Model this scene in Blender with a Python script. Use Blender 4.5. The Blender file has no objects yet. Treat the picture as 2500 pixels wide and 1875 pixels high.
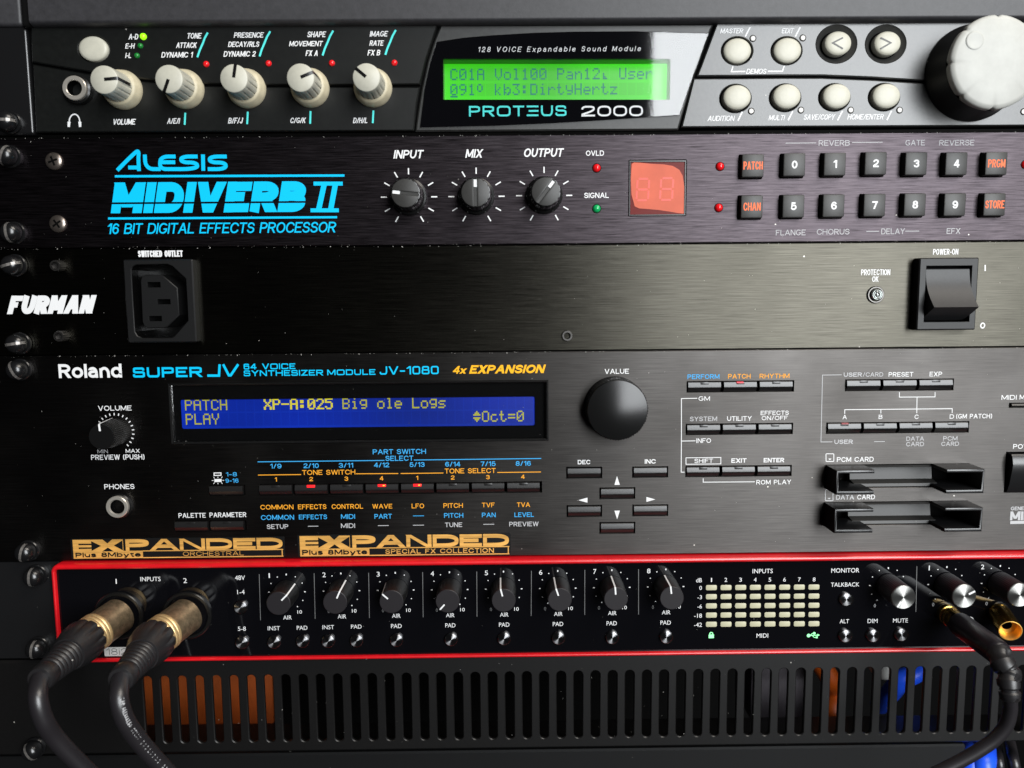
import bpy, bmesh, math, random
from mathutils import Vector, Matrix
from mathutils.geometry import tessellate_polygon
random.seed(7)
SC = bpy.context.scene
COL = SC.collection
MM = 0.001

# ------------------------------------------------------------------ camera
# panel space: x to the right, z up, d towards the viewer, all in millimetres; the rack fronts lie near d = 0
F_PX, CX, CY = 1930.0, 1250.0, 937.5
RV = Vector((0.1113, -0.0094, -0.0088))
CAM_DOWN, CAM_DIST = 109.9, 333.0
R3 = Matrix.Rotation(RV.length, 3, RV.normalized())
cam = bpy.data.cameras.new('camera')
cam.sensor_width = 36.0
cam.lens = F_PX / 2500 * 36.0
cam.clip_start, cam.clip_end = 0.01, 50
cam.dof.use_dof = True
cam.dof.focus_distance = 0.336
cam.dof.aperture_fstop = 8.5
camo = bpy.data.objects.new('camera', cam)
COL.objects.link(camo)
def _b(v):            # x, down, forward -> Blender
    return Vector((v[0], v[2], -v[1]))
_r, _u, _f = _b(R3[0]), -_b(R3[1]), _b(R3[2])
M4 = Matrix(((_r[0], _u[0], -_f[0], 0), (_r[1], _u[1], -_f[1], -CAM_DIST * MM), (_r[2], _u[2], -_f[2], -CAM_DOWN * MM), (0, 0, 0, 1)))
camo.matrix_world = M4
SC.camera = camo

# ------------------------------------------------------------------ world, window light, exposure
world = bpy.data.worlds.new('World')
SC.world = world
world.use_nodes = True
wb = world.node_tree.nodes['Background']
wb.inputs[0].default_value = (0.95, 0.93, 1.0, 1)
wb.inputs[1].default_value = 0.014
def area(name, loc, target, sx, sy, power, col):
    l = bpy.data.lights.new(name, 'AREA')
    l.shape = 'RECTANGLE'; l.size = sx; l.size_y = sy; l.energy = power; l.color = col
    o = bpy.data.objects.new(name, l); COL.objects.link(o)
    o.location = loc
    o.rotation_euler = (Vector(target) - Vector(loc)).to_track_quat('-Z', 'Y').to_euler()
    return o
area('side_light', (0.75, -0.60, 1.05), (0.0, 0.0, -0.2), 0.9, 0.7, 13, (1.0, 0.93, 0.84))
area('window_light', (1.03, -1.85, 0.38), (1.03, 0.0, 0.38), 1.26, 1.60, 76, (0.94, 0.975, 1.0))
SC.view_settings.view_transform = 'Standard'
SC.view_settings.look = 'None'
SC.view_settings.exposure = 0
SC.view_settings.gamma = 1
SC.view_settings.use_curve_mapping = False

# ------------------------------------------------------------------ survey: photograph pixel -> point of a panel plane
CROP = {}
for i, (ox, oy) in enumerate([(0,0),(600,0),(1200,0),(1800,0),(0,310),(600,310),(1200,310),(1800,310),(0,580),(600,580),(1200,580),(1800,580),
                              (0,860),(600,860),(1200,860),(1800,860),(0,1080),(600,1080),(1200,1080),(1800,1080)]):
    CROP[i + 1] = (ox, oy, 0.31646)
for i, ox in enumerate((0, 600, 1200, 1800)):
    CROP[21 + i] = (ox, 1335, 0.32543)
CROP[0] = (0, 0, 1.0)
CROP[30] = (2080, 1340, 0.19293)
CROP[31] = (2080, 1600, 0.18987)
CROP[32] = (0, 1280, 0.217)
R3T = R3.transposed()
def P(c, x, y, d=0.0):
    ox, oy, s = CROP[c]
    px, py = ox + x * s, oy + y * s
    v = R3T @ Vector(((px - CX) / F_PX, (py - CY) / F_PX, 1))
    t = (CAM_DIST - d) / v[2]
    return (v[0] * t, -(CAM_DOWN + v[1] * t))
def P3(c, x, y, d):
    a, b = P(c, x, y, d)
    return Vector((a, b, d))
def B(x, z, d):
    return Vector((x, -d, z)) * MM

# ------------------------------------------------------------------ materials
MATS = {}
def mat(name, col, rough=0.5, metal=0.0, spec=0.5, coat=0.0, vary=None, bump=None, emit=None, aniso=0.0, arot=0.0, tan=None, dust=0.0, stretch=(1, 1, 1), rvary=0.0, tint=None, wear=None):
    m = bpy.data.materials.new(name); m.use_nodes = True
    nt = m.node_tree; N = nt.nodes; L = nt.links
    p = N['Principled BSDF']
    p.inputs['Base Color'].default_value = (*col, 1)
    p.inputs['Roughness'].default_value = rough
    p.inputs['Metallic'].default_value = metal
    p.inputs['Specular IOR Level'].default_value = spec
    p.inputs['Coat Weight'].default_value = coat
    p.inputs['Coat Roughness'].default_value = 0.08
    if tint: p.inputs['Specular Tint'].default_value = (*tint, 1)
    if aniso:
        p.inputs['Anisotropic'].default_value = aniso
        p.inputs['Anisotropic Rotation'].default_value = arot
        t = N.new('ShaderNodeTangent')
        if tan: t.direction_type = 'RADIAL'; t.axis = tan
        else: t.direction_type = 'UV_MAP'
        L.new(t.outputs[0], p.inputs['Tangent'])
    tc = N.new('ShaderNodeTexCoord'); mp = N.new('ShaderNodeMapping')
    L.new(tc.outputs['Object'], mp.inputs[0]); mp.inputs['Scale'].default_value = stretch
    cur = None
    if vary:
        sc, am = vary
        n = N.new('ShaderNodeTexNoise'); n.inputs['Scale'].default_value = sc; n.inputs['Detail'].default_value = 4; n.inputs['Roughness'].default_value = 0.65
        L.new(mp.outputs[0], n.inputs['Vector'])
        mr = N.new('ShaderNodeMapRange'); mr.inputs['From Min'].default_value = 0.25; mr.inputs['From Max'].default_value = 0.75
        mr.inputs['To Min'].default_value = 1 - am; mr.inputs['To Max'].default_value = 1 + am
        L.new(n.outputs[0], mr.inputs[0])
        mx = N.new('ShaderNodeVectorMath'); mx.operation = 'SCALE'; mx.inputs[0].default_value = col
        L.new(mr.outputs[0], mx.inputs['Scale']); cur = mx.outputs[0]
        if rvary:
            m2 = N.new('ShaderNodeMapRange'); m2.inputs['From Min'].default_value = 0.25; m2.inputs['From Max'].default_value = 0.75
            m2.inputs['To Min'].default_value = rough - rvary; m2.inputs['To Max'].default_value = rough + rvary
            L.new(n.outputs[0], m2.inputs[0]); L.new(m2.outputs[0], p.inputs['Roughness'])
    if wear:                                            # worn, dirty blotches with a shape of their own
        n3 = N.new('ShaderNodeTexNoise'); n3.inputs['Scale'].default_value = wear[0]; n3.inputs['Detail'].default_value = 6
        L.new(tc.outputs['Object'], n3.inputs['Vector'])
        m3 = N.new('ShaderNodeMapRange'); m3.inputs['From Min'].default_value = 0.42; m3.inputs['From Max'].default_value = 0.72
        m3.inputs['To Min'].default_value = rough; m3.inputs['To Max'].default_value = rough + wear[1]
        L.new(n3.outputs[0], m3.inputs[0])
        if rvary:
            ad = N.new('ShaderNodeMath'); ad.operation = 'ADD'; ad.inputs[1].default_value = -rough
            L.new(m3.outputs[0], ad.inputs[0])
            a2 = N.new('ShaderNodeMath'); L.new(ad.outputs[0], a2.inputs[0]); L.new(m2.outputs[0], a2.inputs[1]); L.new(a2.outputs[0], p.inputs['Roughness'])
        else:
            L.new(m3.outputs[0], p.inputs['Roughness'])
    if dust:
        v = N.new('ShaderNodeTexVoronoi'); v.inputs['Scale'].default_value = 160
        L.new(tc.outputs['Object'], v.inputs['Vector'])
        lt = N.new('ShaderNodeMath'); lt.operation = 'LESS_THAN'; lt.inputs[1].default_value = 0.05
        L.new(v.outputs['Distance'], lt.inputs[0])
        sep = N.new('ShaderNodeSeparateColor'); L.new(v.outputs['Color'], sep.inputs[0])
        g = N.new('ShaderNodeMath'); g.operation = 'LESS_THAN'; g.inputs[1].default_value = dust
        L.new(sep.outputs[0], g.inputs[0])
        mu = N.new('ShaderNodeMath'); mu.operation = 'MULTIPLY'; L.new(lt.outputs[0], mu.inputs[0]); L.new(g.outputs[0], mu.inputs[1])
        mc = N.new('ShaderNodeMix'); mc.data_type = 'RGBA'
        mc.inputs[6].default_value = (*col, 1); mc.inputs[7].default_value = (0.35, 0.33, 0.3, 1)
        L.new(mu.outputs[0], mc.inputs[0])
        if cur: L.new(cur, mc.inputs[6])
        cur = mc.outputs[2]
    if cur: L.new(cur, p.inputs['Base Color'])
    if bump:
        sc, st = bump
        n2 = N.new('ShaderNodeTexNoise'); n2.inputs['Scale'].default_value = sc; n2.inputs['Detail'].default_value = 3
        L.new(mp.outputs[0], n2.inputs['Vector'])
        b = N.new('ShaderNodeBump'); b.inputs['Strength'].default_value = st; b.inputs['Distance'].default_value = 0.00003
        L.new(n2.outputs[0], b.inputs['Height']); L.new(b.outputs[0], p.inputs['Normal'])
    if emit:
        p.inputs['Emission Color'].default_value = (*emit[0], 1); p.inputs['Emission Strength'].default_value = emit[1]
    MATS[name] = m
    return m
BR = (1, 1, 26)
mat('alesis_metal', (0.050, 0.042, 0.047), 0.43, metal=1, vary=(80, 0.8), rvary=0.05, bump=(140, 0.6), stretch=(1, 1, 26), aniso=0.6, arot=0.25, dust=0.12)
mat('brushed_black', (0.056, 0.053, 0.044), 0.33, metal=1, vary=(55, 0.55), rvary=0.04, bump=(110, 0.6), stretch=(1, 1, 64), aniso=0.84, arot=0.25, dust=0.10, wear=(16, 0.07))
mat('satin_black_metal', (0.068, 0.064, 0.061), 0.38, metal=1, vary=(55, 0.32), rvary=0.03, bump=(90, 0.35), stretch=(1, 1, 52), aniso=0.75, arot=0.25, dust=0.12, wear=(22, 0.14))
mat('powder_grey', (0.030, 0.029, 0.032), 0.50, spec=0.6, vary=(500, 0.3), bump=(1800, 1.0), dust=0.05)
mat('vent_grey', (0.0036, 0.0033, 0.0032), 0.40, spec=0.6, vary=(700, 0.25), bump=(2500, 0.5), dust=0.10)
mat('black_plastic', (0.0052, 0.0057, 0.0052), 0.36, spec=0.5, vary=(400, 0.3), bump=(2600, 0.5), dust=0.14)
mat('sheen_plastic', (0.026, 0.026, 0.025), 0.34, spec=0.85, vary=(600, 0.3), bump=(2200, 0.6), dust=0.10)  # same plastic as the dark panels, base colour lightened for window sheen
mat('bezel_plastic', (0.024, 0.024, 0.023), 0.42, spec=0.6, vary=(600, 0.3), bump=(2000, 1.0), dust=0.10)
mat('dark', (0.002, 0.002, 0.002), 0.7, spec=0.05)
mat('soft_black', (0.0045, 0.0045, 0.0047), 0.46, spec=0.45, bump=(2500, 0.6), dust=0.08)
mat('gloss_black', (0.006, 0.006, 0.006), 0.25, spec=0.5)
mat('key_grey', (0.030, 0.029, 0.027), 0.45, spec=0.5, vary=(900, 0.15), bump=(3000, 0.4))
mat('roland_key', (0.010, 0.0095, 0.0095), 0.32, spec=0.75, bump=(2500, 0.3), dust=0.1)
mat('rocker_black', (0.012, 0.012, 0.013), 0.46, spec=0.55, vary=(900, 0.3), bump=(2000, 1.0), dust=0.1)
mat('ivory', (0.52, 0.505, 0.42), 0.4, spec=0.45, vary=(140, 0.13), bump=(1500, 0.15))
mat('dial_white', (0.47, 0.47, 0.435), 0.42, spec=0.4, vary=(90, 0.10), dust=0.04)
mat('aged_ivory', (0.50, 0.445, 0.31), 0.42, spec=0.4, vary=(160, 0.22))
mat('white_print', (0.84, 0.84, 0.84), 0.6, spec=0.2)
mat('slot_metal', (0.30, 0.28, 0.26), 0.45, metal=0.7, vary=(900, 0.4))
mat('dial_black', (0.006, 0.006, 0.006), 0.24, spec=0.45, bump=(2500, 0.4), dust=0.12)
mat('knob_face', (0.016, 0.014, 0.016), 0.45, spec=0.4)
mat('grey_print', (0.52, 0.52, 0.53), 0.6, spec=0.2)
mat('dim_print', (0.18, 0.18, 0.18), 0.6, spec=0.2)
mat('cyan_print', (0.0, 0.56, 0.93), 0.55, spec=0.2)
mat('sky_print', (0.05, 0.42, 0.85), 0.55, spec=0.2)
mat('teal_print', (0.10, 0.78, 0.74), 0.55, spec=0.2)
mat('orange_print', (0.95, 0.40, 0.03), 0.55, spec=0.2)
mat('amber_print', (0.98, 0.48, 0.015), 0.55, spec=0.2)
mat('coral_print', (0.95, 0.20, 0.08), 0.55, spec=0.2)
mat('gold_foil', (0.86, 0.46, 0.11), 0.40, metal=0.3, vary=(40, 0.45), stretch=(1, 1, 14))
mat('sticker_black', (0.008, 0.008, 0.008), 0.3)
mat('paper_label', (0.62, 0.62, 0.60), 0.6)
mat('red_metal', (0.66, 0.006, 0.012), 0.30, spec=0.9, vary=(120, 0.15), bump=(2500, 0.2), dust=0.08)
mat('gloss_panel', (0.003, 0.003, 0.004), 0.04, spec=0.5)
mat('spun_dark', (0.30, 0.30, 0.31), 0.33, metal=1, aniso=1.0, arot=0.25, tan='Y')
mat('spun_silver', (0.42, 0.42, 0.40), 0.40, metal=1, aniso=0.95, arot=0.25, tan='Y', dust=0.15)
mat('chrome', (0.75, 0.70, 0.62), 0.28, metal=0.7)
mat('screw_metal', (0.27, 0.23, 0.20), 0.30, metal=0.9)
mat('bolt_steel', (0.10, 0.095, 0.09), 0.32, metal=0.9)
mat('red_dim', (0.5, 0.01, 0.02), 0.3, emit=((1.0, 0.03, 0.07), 0.30))
mat('red_faint', (0.2, 0.01, 0.015), 0.3, emit=((1.0, 0.03, 0.05), 0.07))
mat('black_steel', (0.007, 0.007, 0.0075), 0.24, spec=0.7, bump=(1500, 0.3))
mat('nickel_bronze', (0.50, 0.38, 0.235), 0.40, metal=0.9, vary=(500, 0.45), bump=(1800, 0.6), dust=0.5)
mat('brass_ring', (0.90, 0.64, 0.31), 0.42, metal=0.7, vary=(900, 0.25))
mat('guide_black', (0.008, 0.008, 0.0085), 0.30, spec=0.8, bump=(2500, 0.3), dust=0.2)
mat('gold', (0.98, 0.58, 0.14), 0.38, metal=0.75)
mat('old_gold', (0.52, 0.33, 0.08), 0.25, metal=1)
mat('rubber', (0.014, 0.013, 0.014), 0.40, spec=0.7, bump=(1500, 0.4), dust=0.15)
mat('cable_sheath', (0.016, 0.014, 0.016), 0.36, spec=0.9)
mat('barrel_black', (0.012, 0.010, 0.013), 0.36, spec=0.5)
mat('red_lens', (0.75, 0.01, 0.015), 0.12, spec=0.6, emit=((0.9, 0.01, 0.01), 0.12))
mat('green_lens', (0.01, 0.35, 0.10), 0.12, spec=0.6, emit=((0.0, 0.6, 0.15), 0.08))
mat('green_lens_dim', (0.01, 0.20, 0.03), 0.2, spec=0.5)
mat('green_lit', (0.3, 0.9, 0.02), 0.3, emit=((0.32, 1.0, 0.0), 0.95))
mat('red_lit', (0.9, 0.01, 0.01), 0.3, emit=((1.0, 0.02, 0.03), 0.9))
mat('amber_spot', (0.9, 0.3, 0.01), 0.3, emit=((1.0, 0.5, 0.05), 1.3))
mat('pale_lens', (0.55, 0.53, 0.50), 0.3)
mat('clear_lens', (0.45, 0.47, 0.46), 0.1, metal=0.8)
mat('red_filter', (0.13, 0.004, 0.002), 0.3, spec=0.15)
mat('salmon_reflection', (0.60, 0.115, 0.058), 0.5, spec=0.3, vary=(60, 0.15))  # hazy window reflection painted as a salmon colour
mat('segment_red', (0.78, 0.075, 0.045), 0.4)
mat('meter_cell', (0.52, 0.50, 0.34), 0.4)
mat('lock_lit', (0.3, 0.9, 0.4), 0.4, emit=((0.25, 0.95, 0.35), 0.8))
mat('lcd_green', (0.02, 0.05, 0.01), 0.35, emit=((0.035, 0.66, 0.003), 1.0))
mat('lcd_wall', (0.10, 0.22, 0.05), 0.4)
mat('lcd_ink', (0.0, 0.08, 0.08), 0.4, emit=((0.0, 0.10, 0.085), 1.0))
mat('lcd_blue', (0.0, 0.01, 0.05), 0.3, emit=((0.003, 0.022, 0.40), 1.0))
mat('lcd_yellow', (0.2, 0.2, 0.0), 0.4, emit=((0.34, 0.32, 0.015), 1.0))
mat('lcd_yellow_bold', (0.2, 0.2, 0.0), 0.4, emit=((0.62, 0.54, 0.02), 1.0))
mat('lcd_cell', (0.0, 0.01, 0.05), 0.3, emit=((0.0018, 0.014, 0.34), 1.0))
mat('lcd_green_cell', (0.02, 0.05, 0.01), 0.35, emit=((0.032, 0.58, 0.003), 1.0))
mat('orange_board', (0.42, 0.085, 0.010), 0.6, vary=(30, 0.35))
mat('blue_sheath', (0.015, 0.10, 0.92), 0.35)
mat('orange_sheath', (0.45, 0.075, 0.004), 0.45)
mat('pale_sheath', (0.5, 0.5, 0.48), 0.4)
mat('grey_box', (0.08, 0.07, 0.08), 0.5)
mat('lint', (0.42, 0.40, 0.37), 0.8)
for nm, sc_, am in (('lcd_blue', 14, .45), ('lcd_green', 22, .28), ('lcd_cell', 14, .5), ('lcd_green_cell', 22, .28)):    # uneven backlight
    nt = MATS[nm].node_tree; p = nt.nodes['Principled BSDF']
    tc = nt.nodes.new('ShaderNodeTexCoord'); n = nt.nodes.new('ShaderNodeTexNoise'); n.inputs['Scale'].default_value = sc_; n.inputs['Detail'].default_value = 1
    mr = nt.nodes.new('ShaderNodeMapRange'); mr.inputs['From Min'].default_value = .3; mr.inputs['From Max'].default_value = .7; mr.inputs['To Min'].default_value = 1-am; mr.inputs['To Max'].default_value = 1+am
    nt.links.new(tc.outputs['Object'], n.inputs['Vector']); nt.links.new(n.outputs[0], mr.inputs[0]); nt.links.new(mr.outputs[0], p.inputs['Emission Strength'])
def glass_mat():
    m = bpy.data.materials.new('clear_pane'); m.use_nodes = True
    nt = m.node_tree; N = nt.nodes; L = nt.links
    N.remove(N['Principled BSDF'])
    tr = N.new('ShaderNodeBsdfTransparent'); gl = N.new('ShaderNodeBsdfGlossy'); mx = N.new('ShaderNodeMixShader'); fr = N.new('ShaderNodeFresnel')
    fr.inputs[0].default_value = 1.52; gl.inputs['Roughness'].default_value = 0.03
    L.new(fr.outputs[0], mx.inputs[0]); L.new(tr.outputs[0], mx.inputs[1]); L.new(gl.outputs[0], mx.inputs[2])
    L.new(mx.outputs[0], N['Material Output'].inputs[0]); MATS['clear_pane'] = m
glass_mat()

# ------------------------------------------------------------------ mesh builder
class MB:
    def __init__(s): s.bm = bmesh.new()
    def v(s, x, z, d): return s.bm.verts.new(B(x, z, d))
    def face(s, vs):
        try: return s.bm.faces.new(vs)
        except ValueError: return None
    def quad(s, a, b, c, d): s.face([s.bm.verts.new(B(*p)) for p in (a, b, c, d)])
    def box(s, x0, x1, z0, z1, d0, d1, bev=0.0, seg=1):
        t = bmesh.new()
        vs = [t.verts.new(B(x, z, d)) for d in (d0, d1) for z in (z0, z1) for x in (x0, x1)]
        for f in ((0,1,3,2),(4,6,7,5),(0,4,5,1),(2,3,7,6),(0,2,6,4),(1,5,7,3)): t.faces.new([vs[i] for i in f])
        bmesh.ops.recalc_face_normals(t, faces=t.faces)
        if bev: bmesh.ops.bevel(t, geom=t.edges[:], offset=bev * MM, segments=seg, profile=0.5, affect='EDGES')
        s.add(t)
    def add(s, t):
        me = bpy.data.meshes.new('tmp'); t.to_mesh(me); t.free(); s.bm.from_mesh(me); bpy.data.meshes.remove(me)
    def prism(s, poly, d0, d1, bev=0.0, back=False):
        poly = ccw(poly)
        rings = [(poly, d0), (poly, d1 - bev)] if bev else [(poly, d0), (poly, d1)]
        if bev: rings += [(inset(poly, bev * 0.3), d1 - bev * 0.3), (inset(poly, bev), d1)]
        R = [[s.v(x, z, d) for x, z in pl] for pl, d in rings]
        n = len(poly)
        for a, b in zip(R, R[1:]):
            for i in range(n): s.face([a[i], a[(i+1) % n], b[(i+1) % n], b[i]])
        s.face(R[-1])
        if back: s.face(R[0][::-1])
    def plate(s, outer, holes, d0, d1, bev=0.25, hbev=0.15):
        outer = ccw(outer); holes = [ccw(h)[::-1] for h in holes]
        fr = [inset(outer, bev)] + [inset(h, hbev) for h in holes]
        pts = [p for l in fr for p in l]
        tri = tessellate_polygon([[Vector((x, z, 0)) for x, z in l] for l in fr])
        vs = [s.v(x, z, d1) for x, z in pts]
        for t in tri:
            a, b, c = (pts[i] for i in t)
            ar = (b[0]-a[0])*(c[1]-a[1]) - (b[1]-a[1])*(c[0]-a[0])
            if abs(ar) < 1e-9: continue
            s.face([vs[i] for i in (t if ar > 0 else t[::-1])])
        o = 0
        for l, full, bb in zip(fr, [outer] + holes, [bev] + [hbev] * len(holes)):
            n = len(l); top = vs[o:o+n]; o += n
            mid = [s.v(x, z, d1 - bb) for x, z in full]; bot = [s.v(x, z, d0) for x, z in full]
            for i in range(n):
                j = (i+1) % n
                s.face([mid[i], mid[j], top[j], top[i]]); s.face([bot[i], bot[j], mid[j], mid[i]])
    def lathe(s, cx, cz, prof, n=40, mod=None, sx=1.0, sz=1.0):
        rings = []
        for k, (r, d) in enumerate(prof):
            if r <= 1e-6: rings.append([s.v(cx, cz, d)]); continue
            ring = []
            for i in range(n):
                a = 2 * math.pi * i / n
                rr = r * (mod(a, k) if mod else 1)
                ring.append(s.v(cx + rr * math.cos(a) * sx, cz + rr * math.sin(a) * sz, d))
            rings.append(ring)
        for a, b in zip(rings, rings[1:]):
            for i in range(n):
                j = (i+1) % n
                if len(a) == 1 and len(b) == 1: break
                if len(b) == 1: s.face([a[i], a[j], b[0]])
                elif len(a) == 1: s.face([a[0], b[j], b[i]])
                else: s.face([a[i], a[j], b[j], b[i]])
    def xprism(s, x0, x1, prof, bev=0):                       # a (z, d) profile swept along x
        a = [s.v(x0, z, d) for z, d in prof]; b = [s.v(x1, z, d) for z, d in prof]; n = len(prof)
        for i in range(n): s.face([a[i], a[(i+1) % n], b[(i+1) % n], b[i]])
        s.face(a[::-1]); s.face(b)
    def sweep(s, path, rad, n=20, mod=None, cap0=True, cap1=True):   # path: Vectors (x, z, d)
        path = [Vector(p) for p in path]
        T = []
        for i in range(len(path)):
            t = path[min(i+1, len(path)-1)] - path[max(i-1, 0)]
            T.append(t.normalized())
        nrm = T[0].orthogonal().normalized(); rings = []
        for i, p in enumerate(path):
            nrm = (nrm - T[i] * nrm.dot(T[i])).normalized(); bn = T[i].cross(nrm)
            ring = []
            for k in range(n):
                a = 2 * math.pi * k / n
                r = (rad[i] if hasattr(rad, '__len__') else rad) * (mod(a, i) if mod else 1)
                q = p + (nrm * math.cos(a) + bn * math.sin(a)) * r
                ring.append(s.v(*q))
            rings.append(ring)
        for a, b in zip(rings, rings[1:]):
            for i in range(n): s.face([a[i], a[(i+1) % n], b[(i+1) % n], b[i]])
        if cap0: s.face(rings[0][::-1])
        if cap1: s.face(rings[-1])
    def turned(s, p0, p1, prof, n=48, mod=None):             # (fraction of the axis, radius)
        p0, p1 = Vector(p0), Vector(p1); ax = (p1-p0); t = ax.normalized(); u = t.orthogonal().normalized(); w = t.cross(u); rings = []
        for k, (f, r) in enumerate(prof):
            c = p0 + ax*f
            rings.append([s.v(*(c + (u*math.cos(2*math.pi*i/n) + w*math.sin(2*math.pi*i/n))*r*(mod(2*math.pi*i/n, k) if mod else 1))) for i in range(n)])
        for a, b in zip(rings, rings[1:]):
            for i in range(n): s.face([a[i], a[(i+1) % n], b[(i+1) % n], b[i]])
    def ribbon(s, pts, w, d, closed=False, step=0.0025):
        pts = [Vector(p) for p in pts]
        q = [pts[0]]
        for p in pts[1:]:
            if (p - q[-1]).length > 1e-5: q.append(p)
        if closed and (q[0] - q[-1]).length < 1e-5: q.pop()
        pts = q; n = len(pts)
        if n < 2: return
        L = []
        for i in range(n):
            a = pts[i] - pts[i-1] if (closed or i > 0) else None
            b = pts[(i+1) % n] - pts[i] if (closed or i < n-1) else None
            a = (a or b).normalized(); b = (b or a).normalized()
            na = Vector((-a.y, a.x)); nb = Vector((-b.y, b.x))
            m = na + nb
            if m.length < 0.2: m = na
            m.normalize(); k = min(1 / max(m.dot(na), 0.2), 2.4)
            L.append(m * k * w / 2)
        for i in range(n if closed else n-1):
            j = (i+1) % n
            MB.dz += step
            dd = d + MB.dz % 0.05
            a, b, c, e = pts[i]-L[i], pts[j]-L[j], pts[j]+L[j], pts[i]+L[i]; dr = pts[j]-pts[i]
            if (b-a).dot(dr) <= 0:
                m = (a+b)/2; s.face([s.v(m.x, m.y, dd), s.v(c.x, c.y, dd), s.v(e.x, e.y, dd)])
            elif (c-e).dot(dr) <= 0:
                m = (c+e)/2; s.face([s.v(a.x, a.y, dd), s.v(b.x, b.y, dd), s.v(m.x, m.y, dd)])
            else: s.quad((*a, dd), (*b, dd), (*c, dd), (*e, dd))
    dz = 0.0
    def poly(s, pts, d):
        MB.dz += 0.0025; dd = d + MB.dz % 0.05
        s.face([s.v(x, z, dd) for x, z in ccw(pts)])
    def build(s, name, m, parent=None, origin=None, sharp=35, label=None, flip=False):
        me = bpy.data.meshes.new(name)
        bmesh.ops.recalc_face_normals(s.bm, faces=s.bm.faces) if not getattr(s, 'flat', False) else None
        if getattr(s, 'flat', False):
            for f in s.bm.faces:
                f.normal_update()
                if f.normal.y > 0: f.normal_flip()
        po = parent_origin(parent)
        o3 = B(*origin) if origin is not None else po
        uv = s.bm.loops.layers.uv.new('UVMap')
        for f in s.bm.faces:
            f.normal_update()
            f.smooth = abs(f.normal.y) < 0.9995
            for l in f.loops: l[uv].uv = (l.vert.co.x * 10, l.vert.co.z * 10)
        bmesh.ops.translate(s.bm, verts=s.bm.verts, vec=-o3)
        s.bm.to_mesh(me); s.bm.free()
        me.set_sharp_from_angle(angle=math.radians(sharp))
        me.materials.append(MATS[m] if isinstance(m, str) else m)
        o = bpy.data.objects.new(name, me); COL.objects.link(o)
        o['_o'] = list(o3)
        if parent is not None: o.parent = parent
        o.location = o3 - po
        if label: o['label'] = label
        return o
def parent_origin(p):
    return Vector(p['_o']) if p is not None else Vector((0, 0, 0))
def flatMB():
    m = MB(); m.flat = True; return m
def ccw(p):
    a = sum(p[i-1][0]*p[i][1] - p[i][0]*p[i-1][1] for i in range(len(p)))
    return list(p) if a > 0 else list(p)[::-1]
def inset(p, w):            # to the left of the direction of travel
    n = len(p); out = []
    for i in range(n):
        a = Vector(p[i]) - Vector(p[i-1]); b = Vector(p[(i+1) % n]) - Vector(p[i])
        a.normalize(); b.normalize()
        na = Vector((-a.y, a.x)); nb = Vector((-b.y, b.x)); m = na + nb
        if m.length < 0.1: m = na
        m.normalize(); k = min(1 / max(m.dot(na), 0.3), 2)
        q = Vector(p[i]) + m * k * w
        out.append((q.x, q.y))
    return out
def rect(x0, x1, z0, z1, r=0.0, n=4):
    if r <= 0: return [(x0,z0),(x1,z0),(x1,z1),(x0,z1)]
    out = []
    for cx, cz, a0 in ((x1-r,z0+r,-90),(x1-r,z1-r,0),(x0+r,z1-r,90),(x0+r,z0+r,180)):
        for i in range(n+1):
            a = math.radians(a0 + 90*i/n); out.append((cx+r*math.cos(a), cz+r*math.sin(a)))
    return out
def ell(cx, cz, rx, rz, n=36):
    return [(cx+rx*math.cos(2*math.pi*i/n), cz+rz*math.sin(2*math.pi*i/n)) for i in range(n)]
def crect(c, x0, x1, y0, y1, d):         # pixel box -> (x0, x1, z0, z1), kept upright
    xm, ym = (x0+x1)/2, (y0+y1)/2
    a = P(c, x0, ym, d)[0]; b = P(c, x1, ym, d)[0]; t = P(c, xm, y0, d)[1]; l = P(c, xm, y1, d)[1]
    return a, b, l, t
def ppoly(c, pts, d): return [P(c, x, y, d) for x, y in pts]
def smooth(pts, n=8):                     # Catmull-Rom through 3-D points
    pts = [Vector(p) for p in pts]; out = []
    for i in range(len(pts)-1):
        p0, p1, p2, p3 = pts[max(i-1,0)], pts[i], pts[i+1], pts[min(i+2,len(pts)-1)]
        for k in range(n):
            t = k/n
            out.append(0.5*((2*p1)+(p2-p0)*t+(2*p0-5*p1+4*p2-p3)*t*t+(3*p1-p0-3*p2+p3)*t**3))
    out.append(pts[-1]); return out
def empty(name, x, z, d, label, cat, group=None):
    o = bpy.data.objects.new(name, None); COL.objects.link(o)
    o.empty_display_size = 0.01
    o.location = B(x, z, d); o['_o'] = list(B(x, z, d))
    o['label'] = label; o['category'] = cat
    if group: o['group'] = group
    return o
def tag(o, label, cat, group=None, kind=None):
    if label: o['label'] = label
    if cat: o['category'] = cat
    if group: o['group'] = group
    if kind: o['kind'] = kind
    return o

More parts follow.
